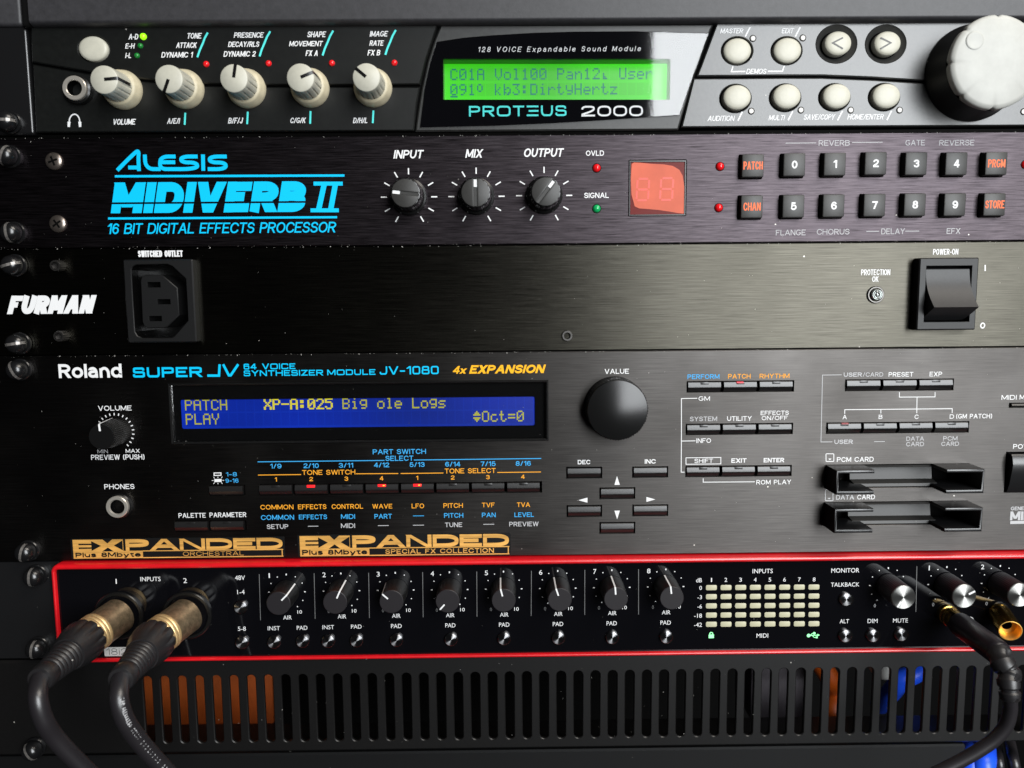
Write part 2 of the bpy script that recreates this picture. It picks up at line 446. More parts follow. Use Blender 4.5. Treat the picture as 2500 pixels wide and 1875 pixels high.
# ------------------------------------------------------------------ lettering: a stroke alphabet drawn as ribbons
R = 1.0
def _s(*p): return ([q if len(q) == 3 else (*q, 0) for q in p], False)
def _c(*p): return ([q if len(q) == 3 else (*q, 0) for q in p], True)
G = {
 'A': (.74, _s((0,0),(.5,1),(1,0)), _s((.17,.33),(.83,.33))),
 'B': (.62, _s((0,.52),(0,1),(.93,1,R),(.93,.53,R),(0,.53)), _s((0,.53),(1,.53,R),(1,0,R),(0,0),(0,.53))),
 'C': (.68, _s((1,.70),(1,1,R),(0,1,R),(0,0,R),(1,0,R),(1,.30))),
 'D': (.66, _c((0,0),(0,1),(1,1,R),(1,0,R))),
 'E': (.55, _s((1,1),(0,1),(0,0),(1,0)), _s((0,.52),(.92,.52))),
 'Ξ': (.62, _s((0,1),(1,1)), _s((.1,.5),(1,.5)), _s((0,0),(1,0))),
 'F': (.53, _s((1,1),(0,1),(0,0)), _s((0,.5),(.88,.5))),
 'G': (.70, _s((.93,.82),(.90,1,R),(0,1,R),(0,0,R),(1,0,R),(1,.42),(.56,.42))),
 'H': (.64, _s((0,0),(0,1)), _s((1,0),(1,1)), _s((0,.52),(1,.52))),
 'I': (0, _s((0,0),(0,1))),
 'J': (.5, _s((1,1),(1,0,R),(0,0,R),(0,.3))),
 'K': (.62, _s((0,0),(0,1)), _s((.96,1),(0,.36)), _s((.36,.60),(1,0))),
 'L': (.5, _s((0,1),(0,0),(1,0))),
 'M': (.78, _s((0,0),(0,1),(.5,.05),(1,1),(1,0))),
 'N': (.64, _s((0,0),(0,1),(1,0),(1,1))),
 'O': (.74, _c((0,0,R),(0,1,R),(1,1,R),(1,0,R))),
 'P': (.58, _s((0,0),(0,1),(1,1,R),(1,.46,R),(0,.46))),
 'Q': (.74, _c((0,0,R),(0,1,R),(1,1,R),(1,0,R)), _s((.6,.25),(1,-.05))),
 'R': (.62, _s((0,0),(0,1),(.97,1,R),(.97,.48,R),(0,.48)), _s((.5,.48),(1,0))),
 'S': (.58, _s((.95,.73),(.95,1,R),(.03,1,R),(.03,.53,R),(1,.51,R),(1,0,R),(0,0,R),(0,.28))),
 'T': (.58, _s((0,1),(1,1)), _s((.5,1),(.5,0))),
 'U': (.63, _s((0,1),(0,0,R),(1,0,R),(1,1))),
 'V': (.68, _s((0,1),(.5,0),(1,1))),
 'W': (1.0, _s((0,1),(.25,0),(.5,1),(.75,0),(1,1))),
 'X': (.64, _s((0,0),(1,1)), _s((0,1),(1,0))),
 'Y': (.66, _s((0,1),(.5,.45),(1,1)), _s((.5,.47),(.5,0))),
 'Z': (.58, _s((0,1),(1,1),(0,0),(1,0))),
 '0': (.52, _c((0,0,R),(0,1,R),(1,1,R),(1,0,R))),
 '1': (.26, _s((0,.74),(1,1),(1,0))),
 '2': (.52, _s((0,.68),(0,1,R),(.97,1,R),(.97,.56,R),(0,.12),(0,0),(1,0))),
 '3': (.52, _s((0,.74),(0,1,R),(.95,1,R),(.95,.53,R),(.35,.53)), _s((.35,.53),(1,.53,R),(1,0,R),(0,0,R),(0,.27))),
 '4': (.56, _s((.76,0),(.76,1),(0,.26),(1,.26))),
 '5': (.52, _s((.92,1),(.14,1),(.05,.48),(.2,.62,.6),(1,.64,R),(1,0,R),(0,0,R),(0,.27))),
 '6': (.52, _s((.95,.76),(.95,1,R),(0,1,R),(0,0,R),(1,0,R),(1,.6,R),(0,.6,R),(0,.3))),
 '7': (.5, _s((0,1),(1,1),(.32,0))),
 '8': (.52, _c((.06,.53,R),(.06,1,R),(.94,1,R),(.94,.53,R)), _c((0,0,R),(0,.53,R),(1,.53,R),(1,0,R))),
 '9': (.52, _s((.05,.24),(.05,0,R),(1,0,R),(1,1,R),(0,1,R),(0,.4,R),(1,.4,R),(1,.7))),
 'a': (.5, _s((.06,.56),(.06,.72,R),(.92,.72,R),(.92,0)), _s((.92,.44),(0,.42,R),(0,0,R),(.92,0,R),(.92,.25))),
 'b': (.54, _s((0,0),(0,1)), _c((0,0,R),(0,.72,R),(1,.72,R),(1,0,R))),
 'c': (.5, _s((1,.52),(1,.72,R),(0,.72,R),(0,0,R),(1,0,R),(1,.2))),
 'd': (.54, _s((1,0),(1,1)), _c((0,0,R),(0,.72,R),(1,.72,R),(1,0,R))),
 'e': (.53, _s((0,.38),(1,.38),(1,.72,R),(0,.72,R),(0,0,R),(1,0,R),(1,.17))),
 'i': (0, _s((0,0),(0,.72)), _s((0,.88),(0,1))),
 'l': (0, _s((0,0),(0,1))),
 'n': (.5, _s((0,0),(0,.72)), _s((0,.42),(0,.72,R),(1,.72,R),(1,0))),
 'o': (.56, _c((0,0,R),(0,.72,R),(1,.72,R),(1,0,R))),
 'p': (.54, _s((0,-.28),(0,.72)), _c((0,0,R),(0,.72,R),(1,.72,R),(1,0,R))),
 's': (.46, _s((.95,.54),(.95,.72,R),(.03,.72,R),(.03,.38,R),(1,.36,R),(1,0,R),(0,0,R),(0,.19))),
 't': (.32, _s((.45,.95),(.45,0,R),(1,0,.5)), _s((0,.72),(1,.72))),
 'u': (.5, _s((0,.72),(0,0,R),(1,0,R),(1,.4)), _s((1,.72),(1,0))),
 'x': (.5, _s((0,0),(1,.72)), _s((0,.72),(1,0))),
 'y': (.52, _s((0,.72),(.5,0)), _s((1,.72),(.5,0),(.3,-.27),(.05,-.27))),
 '-': (.3, _s((0,.4),(1,.4))), '/': (.34, _s((0,0),(1,1))), '.': (0, _s((0,0),(0,.12))),
 '(': (.16, _s((1,1.08),(0,.8,R),(0,.1,R),(1,-.15))), ')': (.16, _s((0,1.08),(1,.8,R),(1,.1,R),(0,-.15))),
 ' ': (.26,),
}
def rounded(st, closed, rnd):
    n = len(st); out = []
    for i, (x, y, r) in enumerate(st):
        p = Vector((x, y))
        if r == 0 or (not closed and i in (0, n-1)): out.append(p); continue
        a = Vector(st[i-1][:2]); b = Vector(st[(i+1) % n][:2]); r *= rnd
        ea = closed or st[i-1][2] > 0 and i-1 > 0; eb = closed and n > 0 or st[(i+1) % n][2] > 0 and i+1 < n-1
        ra = st[i-1][2] > 0; rb = st[(i+1) % n][2] > 0
        ka = (0.5 if ra else 0.98) * r; kb = (0.5 if rb else 0.98) * r
        la, lb = (a-p).length, (b-p).length
        if not ra: ka = min(ka, 0.5*max(lb, la)/la*1.0)
        if not rb: kb = min(kb, 0.5*max(la, lb)/lb*1.0)
        s, e = p + (a-p)*ka, p + (b-p)*kb
        c1, c2 = s + (p-s)*0.56, e + (p-e)*0.56
        for k in range(7):
            t = k/6; u = 1-t
            out.append(s*u**3 + c1*3*u*u*t + c2*3*u*t*t + e*t**3)
    return out
def text(mb, s, cx, cz, w, h, d, wt=0.13, it=0.0, rnd=1.0, gap=0.10):
    sw = wt * h; hi = h - sw                                    # skeleton height
    adv = []; tot = 0
    for k, ch in enumerate(s):
        gw = G[ch][0]; adv.append(gw); tot += gw
    space = (w - sw - it*h)                                     # available for skeletons and gaps
    ng = len(s) - 1
    kx = (space - ng*sw) / max(tot*h + ng*gap*h, 1e-6)          # widths and gaps scale to fit, stroke weight stays
    g = gap * h * kx + sw
    x = cx - w/2 + sw/2
    for ch in s:
        gw, *sts = G[ch]
        for st, cl in sts:
            if all(q[2] == 0 for q in st):                       # straight strokes: cut level at cap line and baseline
                ss = st + st[:1] if cl else st
                for (ax, ay, _), (bx, by, _) in zip(ss, ss[1:]):
                    X = lambda u: x + u*gw*h*kx
                    Y = lambda v: sw/2 + v*hi
                    if abs(ay - by) < 1e-6:
                        if ax > bx: ax, bx = bx, ax
                        l_ = X(ax) - (sw/2 if ax <= 0.001 else 0); r_ = X(bx) + (sw/2 if bx >= 0.999 else 0)
                        q = [(l_, Y(ay)-sw/2*.96), (r_, Y(ay)-sw/2*.96), (r_, Y(ay)+sw/2*.96), (l_, Y(ay)+sw/2*.96)]
                    else:
                        if ay > by: ax, ay, bx, by = bx, by, ax, ay
                        run = X(bx) - X(ax); rise = Y(by) - Y(ay)
                        hx = min(sw * math.hypot(run, rise) / rise, sw*1.5) / 2
                        e = lambda v: -sw/2 if v <= 0.001 else (sw/2 if v >= 0.999 else 0)
                        q = [(X(ax)-hx, Y(ay)+e(ay)), (X(ax)+hx, Y(ay)+e(ay)), (X(bx)+hx, Y(by)+e(by)), (X(bx)-hx, Y(by)+e(by))]
                    mb.poly([(u + it*v, cz - h/2 + v) for u, v in q], d)
                continue
            raw = [Vector((x + p.x*gw*h*kx, sw/2 + p.y*hi)) for p in rounded(st, cl, rnd)]
            if not cl:
                for (e0, e1), q in (((0, 1), st[0]), ((-1, -2), st[-1])):
                    dv = raw[e0] - raw[e1]
                    if abs(dv.x) < abs(dv.y)*.2 and min(abs(q[1]-v) for v in (0, 1, .72)) < .01 or abs(dv.y) < abs(dv.x)*.2 and q[0] in (0, 1) and q[1] in (0, 1):
                        raw[e0] = raw[e0] + dv.normalized()*sw/2
            pts = [(p.x + it*p.y, cz - h/2 + p.y) for p in raw]
            mb.ribbon(pts, sw, d, cl)
        x += gw*h*kx + g
def gill(mb, s, cx, cz, w, h, d, fh=None):                      # the humanist face that ships as Blender's own default
    c = bpy.data.curves.new('t', 'FONT'); c.body = s; c.size = 1; c.resolution_u = 3
    o = bpy.data.objects.new('t', c); COL.objects.link(o)
    dg = bpy.context.evaluated_depsgraph_get(); dg.update()
    me = bpy.data.meshes.new_from_object(o.evaluated_get(dg))
    xs = [v.co.x for v in me.vertices]; ys = [v.co.y for v in me.vertices]
    x0, x1, y0, y1 = min(xs), max(xs), min(ys), max(ys)
    kx, kz = w/(x1-x0), h/(y1-y0)
    MB.dz += 0.0025
    dd = d + MB.dz % 0.05
    vs = [mb.v(cx + (v.co.x-(x0+x1)/2)*kx, cz + (v.co.y-(y0+y1)/2)*kz, dd) for v in me.vertices]
    for f in me.polygons: mb.face([vs[i] for i in f.vertices])
    bpy.data.objects.remove(o); bpy.data.curves.remove(c); bpy.data.meshes.remove(me)
LCD = {'A':'0E11111F111111','B':'1E11111E11111E','C':'0E11101010110E','D':'1E11111111111E','H':'1111111F111111','L':'1010101010101F','O':'0E11111111110E','P':'1E11111E101010','T':'1F040404040404',
 'U':'1111111111110E','V':'11111111110A04','X':'11110A040A1111','Y':'1111110A040404','a':'00000E010F110F','b':'10101619111B16','c':'00000E1010110E','e':'00000E111F100E','g':'000F11110F010E','i':'04000C0404040E',
 'k':'10101214181412','l':'0C04040404040E','n':'00001619111111','o':'00000E1111110E','r':'00001619101010','s':'00000F100E011E','t':'08081C08080906','y':'001111110F010E','z':'00001F0204081F',
 '0':'0E11131519110E','1':'040C040404040E','2':'0E11010204081F','3':'1F02040201110E','5':'1F101E0101110E','9':'0E11110F01020C',':':'000C0C000C0C00','=':'00001F001F0000','-':'0000001F000000','ʟ':'00000008080C0E'[:14],
 '⁰':'0E111111110E00','^':'040E1F0000000000'[:14],'⇕':'040E1F001F0E04','_':'0000000000001F'}
def lcd(mb, s, x, z, px, pz, adv, d, bold=False):
    for k, ch in enumerate(s):
        if ch == ' ': continue
        bits = LCD[ch]
        if ch in '⁰': bits = '0C1212120C0000'
        for r in range(7):
            row = int(bits[2*r:2*r+2], 16)
            for c in range(5):
                if row >> (4-c) & 1:
                    a, b = x + k*adv + c*px, z - r*pz; wp = px*(1.4 if bold else .92)
                    mb.quad((a, b-pz*.92, d), (a+wp, b-pz*.92, d), (a+wp, b, d), (a, b, d))

class Unit:
    def __init__(s, root): s.root = root; s.items = []
    def mb(s, colour, kind='scale_marks'):
        m = flatMB(); s.items.append((colour, m, kind)); return m
    def T(s, colour, t, c, x0, x1, y0, y1, d=0.0, g=False, mb=None, **k):
        m = mb or s.mb(colour, 'caption')
        a, b, l, u = crect(c, x0, x1, y0, y1, d)
        if g: gill(m, t, (a+b)/2, (l+u)/2, b-a, u-l, d+0.04)
        else: text(m, t, (a+b)/2, (l+u)/2, b-a, u-l, d+0.04, **k)
    def line(s, colour, c, pts, w, d=0.0, closed=False, rnd=1.0, mb=None):        # w in pixels of the photograph
        m = mb or s.mb(colour)
        q = [(*P(c, p[0], p[1], d), p[2] if len(p) > 2 else 0) for p in pts]
        m.ribbon(rounded(q, closed, rnd) if any(p[2] for p in q) else [p[:2] for p in q], w/6.0, d+0.04, closed)
    def poly(s, colour, c, pts, d=0.0, mb=None):
        (mb or s.mb(colour)).poly(ppoly(c, pts, d), d+0.04)
    def done(s):                                                # neighbouring prints of one colour form one caption
        bb = []
        for colour, m, k in s.items:
            xs = [v.co.x for v in m.bm.verts]; zs = [v.co.z for v in m.bm.verts]
            bb.append((min(xs), max(xs), min(zs), max(zs)))
        par = list(range(len(bb)))
        def find(i):
            while par[i] != i: i = par[i]
            return i
        for i in range(len(bb)):
            for j in range(i):
                if s.items[i][0] != s.items[j][0]: continue
                p, q = bb[i], bb[j]
                if max(p[0]-q[1], q[0]-p[1]) < 0.9*MM and max(p[2]-q[3], q[2]-p[3]) < 0.9*MM: par[find(i)] = find(j)
        sets = {}
        for i in range(len(bb)): sets.setdefault(find(i), []).append(i)
        nice = {'white_print': 'white', 'grey_print': 'grey', 'dim_print': 'dim grey', 'cyan_print': 'bright blue', 'sky_print': 'light blue', 'teal_print': 'turquoise', 'orange_print': 'orange', 'amber_print': 'amber', 'coral_print': 'orange red'}
        for ids in sets.values():
            base = s.items[ids[0]][1]
            for i in ids[1:]: base.add(s.items[i][1].bm)
            kind = 'caption' if any(s.items[i][2] == 'caption' for i in ids) else 'scale_marks'
            colour = s.items[ids[0]][0]
            o = base.build(kind, colour, s.root)
            if colour not in ('white_print', 'grey_print', 'dim_print'): o['label'] = nice[colour] + ' printed ' + kind.replace('_', ' ')
def round_part(name, m, parent, c, x, y, d, prof, n=32, sx=1, sz=1, mod=None, label=None, sharp=35):
    a, b = P(c, x, y, d)
    mb = MB(); mb.lathe(a, b, [(r, d+h) for r, h in prof], n, mod, sx, sz)
    return mb.build(name, m, parent, (a, b, d), label=label, sharp=sharp)
def led(parent, c, x, y, d, r, m, label=None):
    return round_part('indicator_lamp', m, parent, c, x, y, d, [(r, 0), (r, .25), (r*.85, .6*r), (r*.5, .9*r), (0, r)], 20, label=label, sharp=60)
X0, X1 = -238.0, 246.0
Z = [44.45 * -i for i in range(0, 10)]

# ================================================================== setting behind and around the rack
mb = MB(); mb.box(-900, 900, -1000, 400, -330, -320)
tag(mb.build('back_wall', 'dark'), 'dark wall behind the equipment rack', 'wall', kind='structure')
# ================================================================== grey textured unit above
top = empty('equipment_module', 0, 30, 0, 'textured dark grey unit at the very top with a rounded lower edge', 'rack unit')
xa = P(0, 70, 40, 7)[0]
mb = MB()
zt, zb = 70.0, P(0, 1250, 42, 7)[1]
prof = [(zt, -20), (zt, 7)]
for k in range(0, 9):
    a = math.radians(90 * k / 8); prof.append((zb - 0.2 + 1.8*(1-math.sin(a)) - 1.8 + 0.2, 7 - 3.5*(1-math.cos(a))))
prof += [(zb - 1.8, -20)]
mb.xprism(xa, X1, prof)
mb.build('faceplate', 'powder_grey', top, sharp=30)
mb = MB(); xe = P(0, 52, 30, 3)[0]
mb.box(X0, xe, P(0, 20, 63, 3)[1], 70, -3, 3, 1.6, 4)
mb.build('rack_ear', 'powder_grey', top, sharp=70)
mb = MB(); mb.box(xe + 0.3, xa + 0.6, P(0, 60, 66, 4)[1], 70, -3, 4.5, 1.4, 4)
mb.build('side_edge', 'gloss_black', top)

# ================================================================== sound module (1U) with five ivory knobs and a big white dial
sm = empty('sound_module', 0, Z[1] + 22, 0, 'black and grey sound module with five ivory knobs, green display and a huge white dial', 'sound module')
U = Unit(sm)
lcd_hole = [P(2, 1523, 455, 2.7), P(3, 1380, 455, 2.7), P(3, 1375, 768, 2.7), P(2, 1525, 768, 2.7)]
big = [(lcd_hole[0][0]-2, lcd_hole[0][1]+1.5), (lcd_hole[1][0]+2, lcd_hole[1][1]+1.5), (lcd_hole[2][0]+2, lcd_hole[2][1]-1.5), (lcd_hole[3][0]-2, lcd_hole[3][1]-1.5)]
xl = P(0, 79, 190, 1)[0]
mb = MB(); mb.plate([(xl, Z[1]+1.9), (X1, Z[1]+1.9), (X1, Z[0]-0.4), (xl, Z[0]-0.4)], [big], -4, 0.9)
mb.build('faceplate', 'dark', sm)
mb = MB()
ea = [P(0, 62, 72, 2), P(0, 83, 327, 2), (X0, P(0, 83, 327, 2)[1]), (X0, P(0, 62, 72, 2)[1])]
mb.box(X0, P(0, 74, 200, 2)[0], Z[1]+.8, Z[0]-1.6, -4, 2.0, 1.3, 5)
mb.build('rack_ear', 'black_steel', sm, sharp=70)
def pl(name, m, pts, d, holes=(), d0=-1.0, bev=0.45, hb=0.3, label=None):
    mb = MB(); mb.plate(ppoly(0, pts, d), list(holes), d0, d, bev, hb); return mb.build(name, m, sm, label=label)
def oval(c, x, y, rx, ry, d):
    a, b = P(c, x, y, d); k = CROP[c][2] / 6.05
    return ell(a, b, rx*k, ry*k)
pl('upper_panel', 'black_plastic', [(75,60),(500,58),(1069,57),(1055,100),(1040,145),(1025,206),(860,207),(700,207),(600,206.5),(500,204),(400,198),(310,188),(200,172),(77,151)], 3.0, [oval(1, 722, 378, 120, 99, 3)])
pl('lower_panel', 'black_plastic', [(80,157),(200,178),(310,194),(400,204),(500,209.5),(600,212),(860,212),(1024,212),(1016,260),(1010,319),(87,323)], 2.3)
pl('display_bezel', 'bezel_plastic', [(1076,61),(1743,58.5),(1735,74),(1695,185),(1656,317),(1014,321),(1018,290),(1030,214),(1044,150),(1060,100)], 2.5, [big], bev=0.6)
gl = [(1066,102),(1130,92),(1200,86),(1300,80),(1400,77),(1548,76),(1731,81),(1700,165),(1659,281),(1560,287.5),(1469,293.5),(1340,301),(1200,307),(1025,311),(1036,220),(1050,155)]
mb = MB(); mb.plate(ppoly(0, gl, 2.7), [lcd_hole], 1.0, 2.7, 0.15, 0.05)
mb.build('display_mask', 'gloss_panel', sm)
mb = MB(); mb.plate(ppoly(0, gl, 3.3), [], 2.85, 3.3, 0.12)
mb.build('display_glass', 'clear_pane', sm)
sc_d = -4.2
mb = MB()
q = [(x, z) for x, z in lcd_hole]
for i in range(4):
    a, b = q[i], q[(i+1) % 4]
    mb.quad((a[0], a[1], 2.6), (b[0], b[1], 2.6), (b[0], b[1], sc_d-0.1), (a[0], a[1], sc_d-0.1))
mb.build('screen_surround', 'lcd_wall', sm)
mb = MB(); xs = [p[0] for p in q]; zs = [p[1] for p in q]
mb.box(min(xs)-3, max(xs)+3, min(zs)-3, max(zs)+3, sc_d-0.5, sc_d)
scr = mb.build('screen', 'lcd_green', sm, label='glowing green character display')
mb = flatMB()
a0 = P(2, 1578, 532, sc_d); a1 = P(3, 985, 532, sc_d); adv = (a1[0]-a0[0])/19
hz = (a0[1] - P(2, 1578, 620, sc_d)[1]) / 7
lcd(mb, 'C01A Vol100 Pan12ʟ User', a0[0], a0[1], adv/6.1, hz, adv, sc_d+0.1)
b0 = P(2, 1578, 650, sc_d)
lcd(mb, '091⁰ kb3:DirtyHertz', b0[0], b0[1], adv/6.1, hz, adv, sc_d+0.1)
lcd(mb, '_', b0[0], b0[1]-hz*1.3, adv/6.1, hz, adv, sc_d+0.1)
mb.build('characters', 'lcd_ink', scr)
mb = flatMB()
for zz in (a0[1], b0[1]):
    for k in range(24):
        xx = a0[0] + adv*k - adv*.04
        mb.quad((xx, zz-hz*7.4, sc_d+.05), (xx+adv*.92, zz-hz*7.4, sc_d+.05), (xx+adv*.92, zz+hz*.3, sc_d+.05), (xx, zz+hz*.3, sc_d+.05))
mb.build('character_cells_grid', 'lcd_green_cell', scr)
# caption and product lettering on the glass
U.T('white_print', '128 VOICE Expandable Sound Module', 0, 1166, 1566, 113.5, 126, d=2.75, wt=0.12, it=0.22, gap=0.42)
lm = flatMB()
U.T('', 'PROTΞUS', 0, 1145, 1383, 258, 284, d=2.75, mb=lm, wt=0.17, rnd=0.55, gap=0.16)
lm.build('product_logo', 'teal_print', sm, label='turquoise product logo under the display')
lm = flatMB()
U.T('', '2000', 0, 1419.5, 1569.5, 258, 284, d=2.75, mb=lm, wt=0.17, rnd=0.75, gap=0.10)
lm.build('product_logo', 'white_print', sm, label='white product number under the display')
# control panels with oval button openings, window sheen put into their grey
hol = [(3,1895,393,122,105), (4,380,392,120,104)]
rings = [(4,765,340,157,141), (4,1145,340,157,141)]
low = [(3,1881,760,122,106), (4,368,755,122,104), (4,748,752,122,103), (4,1131,750,122,103)]
pl('control_panel', 'sheen_plastic', [(1752,53.5),(2000,52.5),(2600,50),(2600,216),(2256,197),(2130,189),(2006,184),(1900,184),(1800,185),(1702,185.5),(1712,160)], 3.0, [oval(*h, 3.0) for h in hol+rings], label='upper control panel with navigation buttons, greyed by painted window sheen')
pl('control_panel', 'sheen_plastic', [(1694,191.5),(1800,191),(1900,190),(2006,190),(2130,195),(2256,203),(2600,222),(2600,306),(1664,310.5)], 3.0, [oval(*h, 3.0) for h in low], label='lower control panel with mode buttons, greyed by painted window sheen')
def oval_button(c, x, y, rx, ry, d, h, label=None):
    k = CROP[c][2] / 6.1; a = rx*k; e = ry/rx
    pr = [(a, -2.2), (a, h-1.1), (a*.96, h-.6), (a*.80, h-.25), (a*.5, h-.05), (0, h)]
    return round_part('button', 'ivory', sm, c, x, y, d, pr, 36, sz=e, label=label, sharp=60)
oval_button(1, 722, 378, 112, 93, 3.0, 1.2)
for c, x, y in ((3,1893,395), (4,383,392)): oval_button(c, x, y, 108, 94, 3.0, 1.4)
for c, x, y in ((3,1887,757), (4,374,750), (4,757,748), (4,1138,747)): oval_button(c, x, y, 108, 93, 3.0, 2.2)
for (c, x, y, rx, ry), sgn in zip(rings, (1, -1)):
    k = CROP[c][2] / 6.1
    round_part('button_recess', 'bezel_plastic', sm, c, x, y, 3.0, [(rx*k*1.005, -.05), (rx*k*.74, -1.9), (rx*k*.70, -3)], 40, sz=ry/rx, sharp=20)
    b = oval_button(c, x+6, y-1, 104, 90, 3.0, 1.6, label='ivory button with an arrow pointing ' + ('left' if sgn > 0 else 'right'))
    mb = flatMB(); dd = 4.64; xx = x + 6
    pts = [(xx+45*sgn, y-50), (xx-33*sgn, y-10), (xx+45*sgn, y+36)]
    mb.ribbon([P(c, *p, dd) for p in pts], .6, dd)
    mb.build('arrow_mark', 'dim_print', b)
for c, x, y, r, m, lab in ((1,1107,283,25,'green_lit','lit bright green lamp'), (1,1084,355,21,'green_lens_dim','unlit green lamp'), (1,1058,430,21,'green_lens_dim','unlit green lamp')):
    led(sm, c, x, y, 3.0, r*.052, m, lab)
for c, x, y in ((1,1592,495),(1,2073,490),(2,665,487),(2,1147,485)): led(sm, c, x, y, 3.0, 1.2, 'red_lens', 'red lamp beside a knob')
for c, x, y in ((3,2016,297),(4,505,293),(3,2003,858),(4,490,850),(4,874,850),(4,1251,850),(4,2208,862)):
    k = round_part('indicator_lamp', 'pale_lens', sm, c, x, y, 3.0, [(1.0, 0), (1.0, .25), (.9, .35), (0, .4)], 20, label='pale unlit lamp')
    round_part('lamp_hole', 'dark', k, c, x, y, 3.0, [(1.38, -.2), (1.38, .04), (1.0, .05)], 20)
# printed legends
for t, c, x0, x1, y0, y1 in (('A-D',1,990,1072,262,305),('E-H',1,965,1043,335,375),('I-L',1,965,1018,408,448),('TONE',1,1440,1560,255,298),('ATTACK',1,1357,1523,328,370),('DYNAMIC 1',1,1243,1492,402,444),
        ('PRESENCE',1,1803,2038,250,291),('DECAY/RLS',1,1758,2005,321,362),('DYNAMIC 2',1,1723,1978,395,437),('SHAPE',2,472,622,243,287),('MOVEMENT',2,333,597,317,357),('FX A',2,460,563,388,432),
        ('IMAGE',2,955,1100,240,282),('RATE',2,953,1068,312,353),('FX B',2,938,1043,385,428)):
    U.T('white_print', t, c, x0, x1, y0, y1, d=3.0, wt=0.165, it=0.22, gap=0.06)
for t, c, x0, x1, y0, y1 in (('VOLUME',1,868,1050,918,962),('A/E/I',1,1287,1392,912,955),('B/F/J',1,1758,1878,908,953),('C/G/K',2,340,468,908,950),('D/H/L',2,826,945,908,950)):
    U.T('white_print', t, c, x0, x1, y0, y1, d=2.3, wt=0.165, it=0.22, gap=0.06)
for c, pts in ((1,[(1603,252),(1565,335),(1523,442)]),(1,[(2085,242),(2042,330),(2003,435)]),(2,[(675,237),(632,325),(593,428)]),(2,[(1158,232),(1115,322),(1077,423)])):
    m = [pts[0], ((pts[0][0]+pts[1][0])/2-4, (pts[0][1]+pts[1][1])/2), pts[1], ((pts[2][0]+pts[1][0])/2-3, (pts[2][1]+pts[1][1])/2), pts[2]]
    U.line('teal_print', c, m, 4.6, d=3.0)
for c, a, b in ((1,(1430,870),(1425,963)),(1,(1912,862),(1907,958)),(2,(500,857),(497,955)),(2,(985,853),(980,950))): U.line('teal_print', c, [a, b], 4.4, d=2.3)
for t, c, x0, x1, y0, y1 in (('MASTER',3,1763,1945,220,258),('EDIT',4,340,438,218,258),('DEMOS',4,68,228,531,570),('AUDITION',3,1665,1878,893,934),('MULTI',4,240,370,888,928),('SAVE/COPY',4,510,757,882,924),('HOME/ENTER',4,848,1133,881,922)):
    U.T('white_print', t, c, x0, x1, y0, y1, d=3.0, wt=0.15, it=0.22, gap=0.07)
for c, a, b in ((3,(1995,210),(1957,283)),(4,(485,210),(447,283)),(3,(1935,862),(1900,932)),(4,(428,858),(390,930)),(4,(812,855),(772,930)),(4,(1190,855),(1152,928))): U.line('white_print', c, [a, b], 3.4, d=3.0)
U.line('white_print', 3, [(1862,512),(1850,553),(1958,551)], 3, d=3.0); U.line('white_print', 4, [(235,550),(348,550),(362,508)], 3, d=3.0)
def headphones(u, colour, c, x, y, s, d, w):
    arc = [(x - s*.42*math.cos(a), y + s*.05 - s*.62*math.sin(a)) for a in [math.pi*k/12 for k in range(13)]]
    u.line(colour, c, arc, w, d=d)
    for sg in (-1, 1):
        u.poly(colour, c, [(x+sg*s*.30, y+s*.02), (x+sg*s*.54, y+s*.02), (x+sg*s*.54, y+s*.42), (x+sg*s*.36, y+s*.45)], d=d)
headphones(U, 'white_print', 1, 575, 937, 98, 2.3, 3)
U.done()
# headphone socket
jx, jy = P(1, 618, 700, 2.3)
mb = MB(); mb.lathe(jx, jy, [(5.6, 2.2), (5.6, 5.2), (4.9, 5.6)], 36); jk = mb.build('headphone_socket', 'gloss_black', sm, (jx, jy, 2.3))
mb = MB(); mb.lathe(jx, jy, [(4.75, 4), (4.75, 6.6), (4.5, 6.9), (3.2, 6.9), (2.95, 6.6)], 36); mb.build('socket_ring', 'chrome', jk, (jx, jy, 2.3))
mb = MB(); mb.lathe(jx, jy, [(2.96, 6.62), (2.9, 1), (0, 1)], 24); mb.build('socket_hole', 'dark', jk, (jx, jy, 2.3))
# the five knobs
def fl(n, depth, lo, hi):
    return lambda a, k: 1 - (depth * max(0.0, math.cos(n*a))**6 if lo <= k <= hi else 0)
def pointer_strip(mb, bx, bz, path, w):                     # path: (radius, d) straight up the knob
    prev = None
    for r, d in path:
        cur = (mb.v(bx - w/2, bz + r, d), mb.v(bx + w/2, bz + r, d))
        if prev: mb.face([prev[0], prev[1], cur[1], cur[0]])
        prev = cur
def turn(o, deg): o.rotation_euler = (0, math.radians(90 - deg), 0)
for c, x, y, ang in ((1,952,695,5),(1,1428,690,247),(1,1905,685,80),(2,498,680,22),(2,982,678,140)):
    bx, bz = P(c, x, y, 2.5)
    mb = MB(); mb.lathe(bx, bz, [(7.7, 2.0), (7.7, 3.4), (7.5, 3.9), (6.9, 6.6), (6.4, 7.1), (5.6, 7.3)], 48)
    k = mb.build('knob', 'aged_ivory', sm, (bx, bz, 2.5))
    mb = MB(); mb.lathe(bx, bz, [(5.75, 7.0), (5.6, 9), (5.45, 14), (5.35, 17.2), (5.2, 17.9), (4.8, 18.2), (0, 18.3)], 96, fl(14, .09, 0, 2))
    cp = mb.build('knob_cap', 'ivory', k, (bx, bz, 2.5), sharp=40)
    mb = MB(); pointer_strip(mb, bx, bz, [(0.2, 18.36), (4.85, 18.26), (5.3, 17.95), (5.45, 17.2), (5.62, 12), (5.72, 8.4)], 1.25)
    o = mb.build('pointer', 'gloss_black', k, (bx, bz, 2.5)); turn(o, ang); turn(cp, ang)
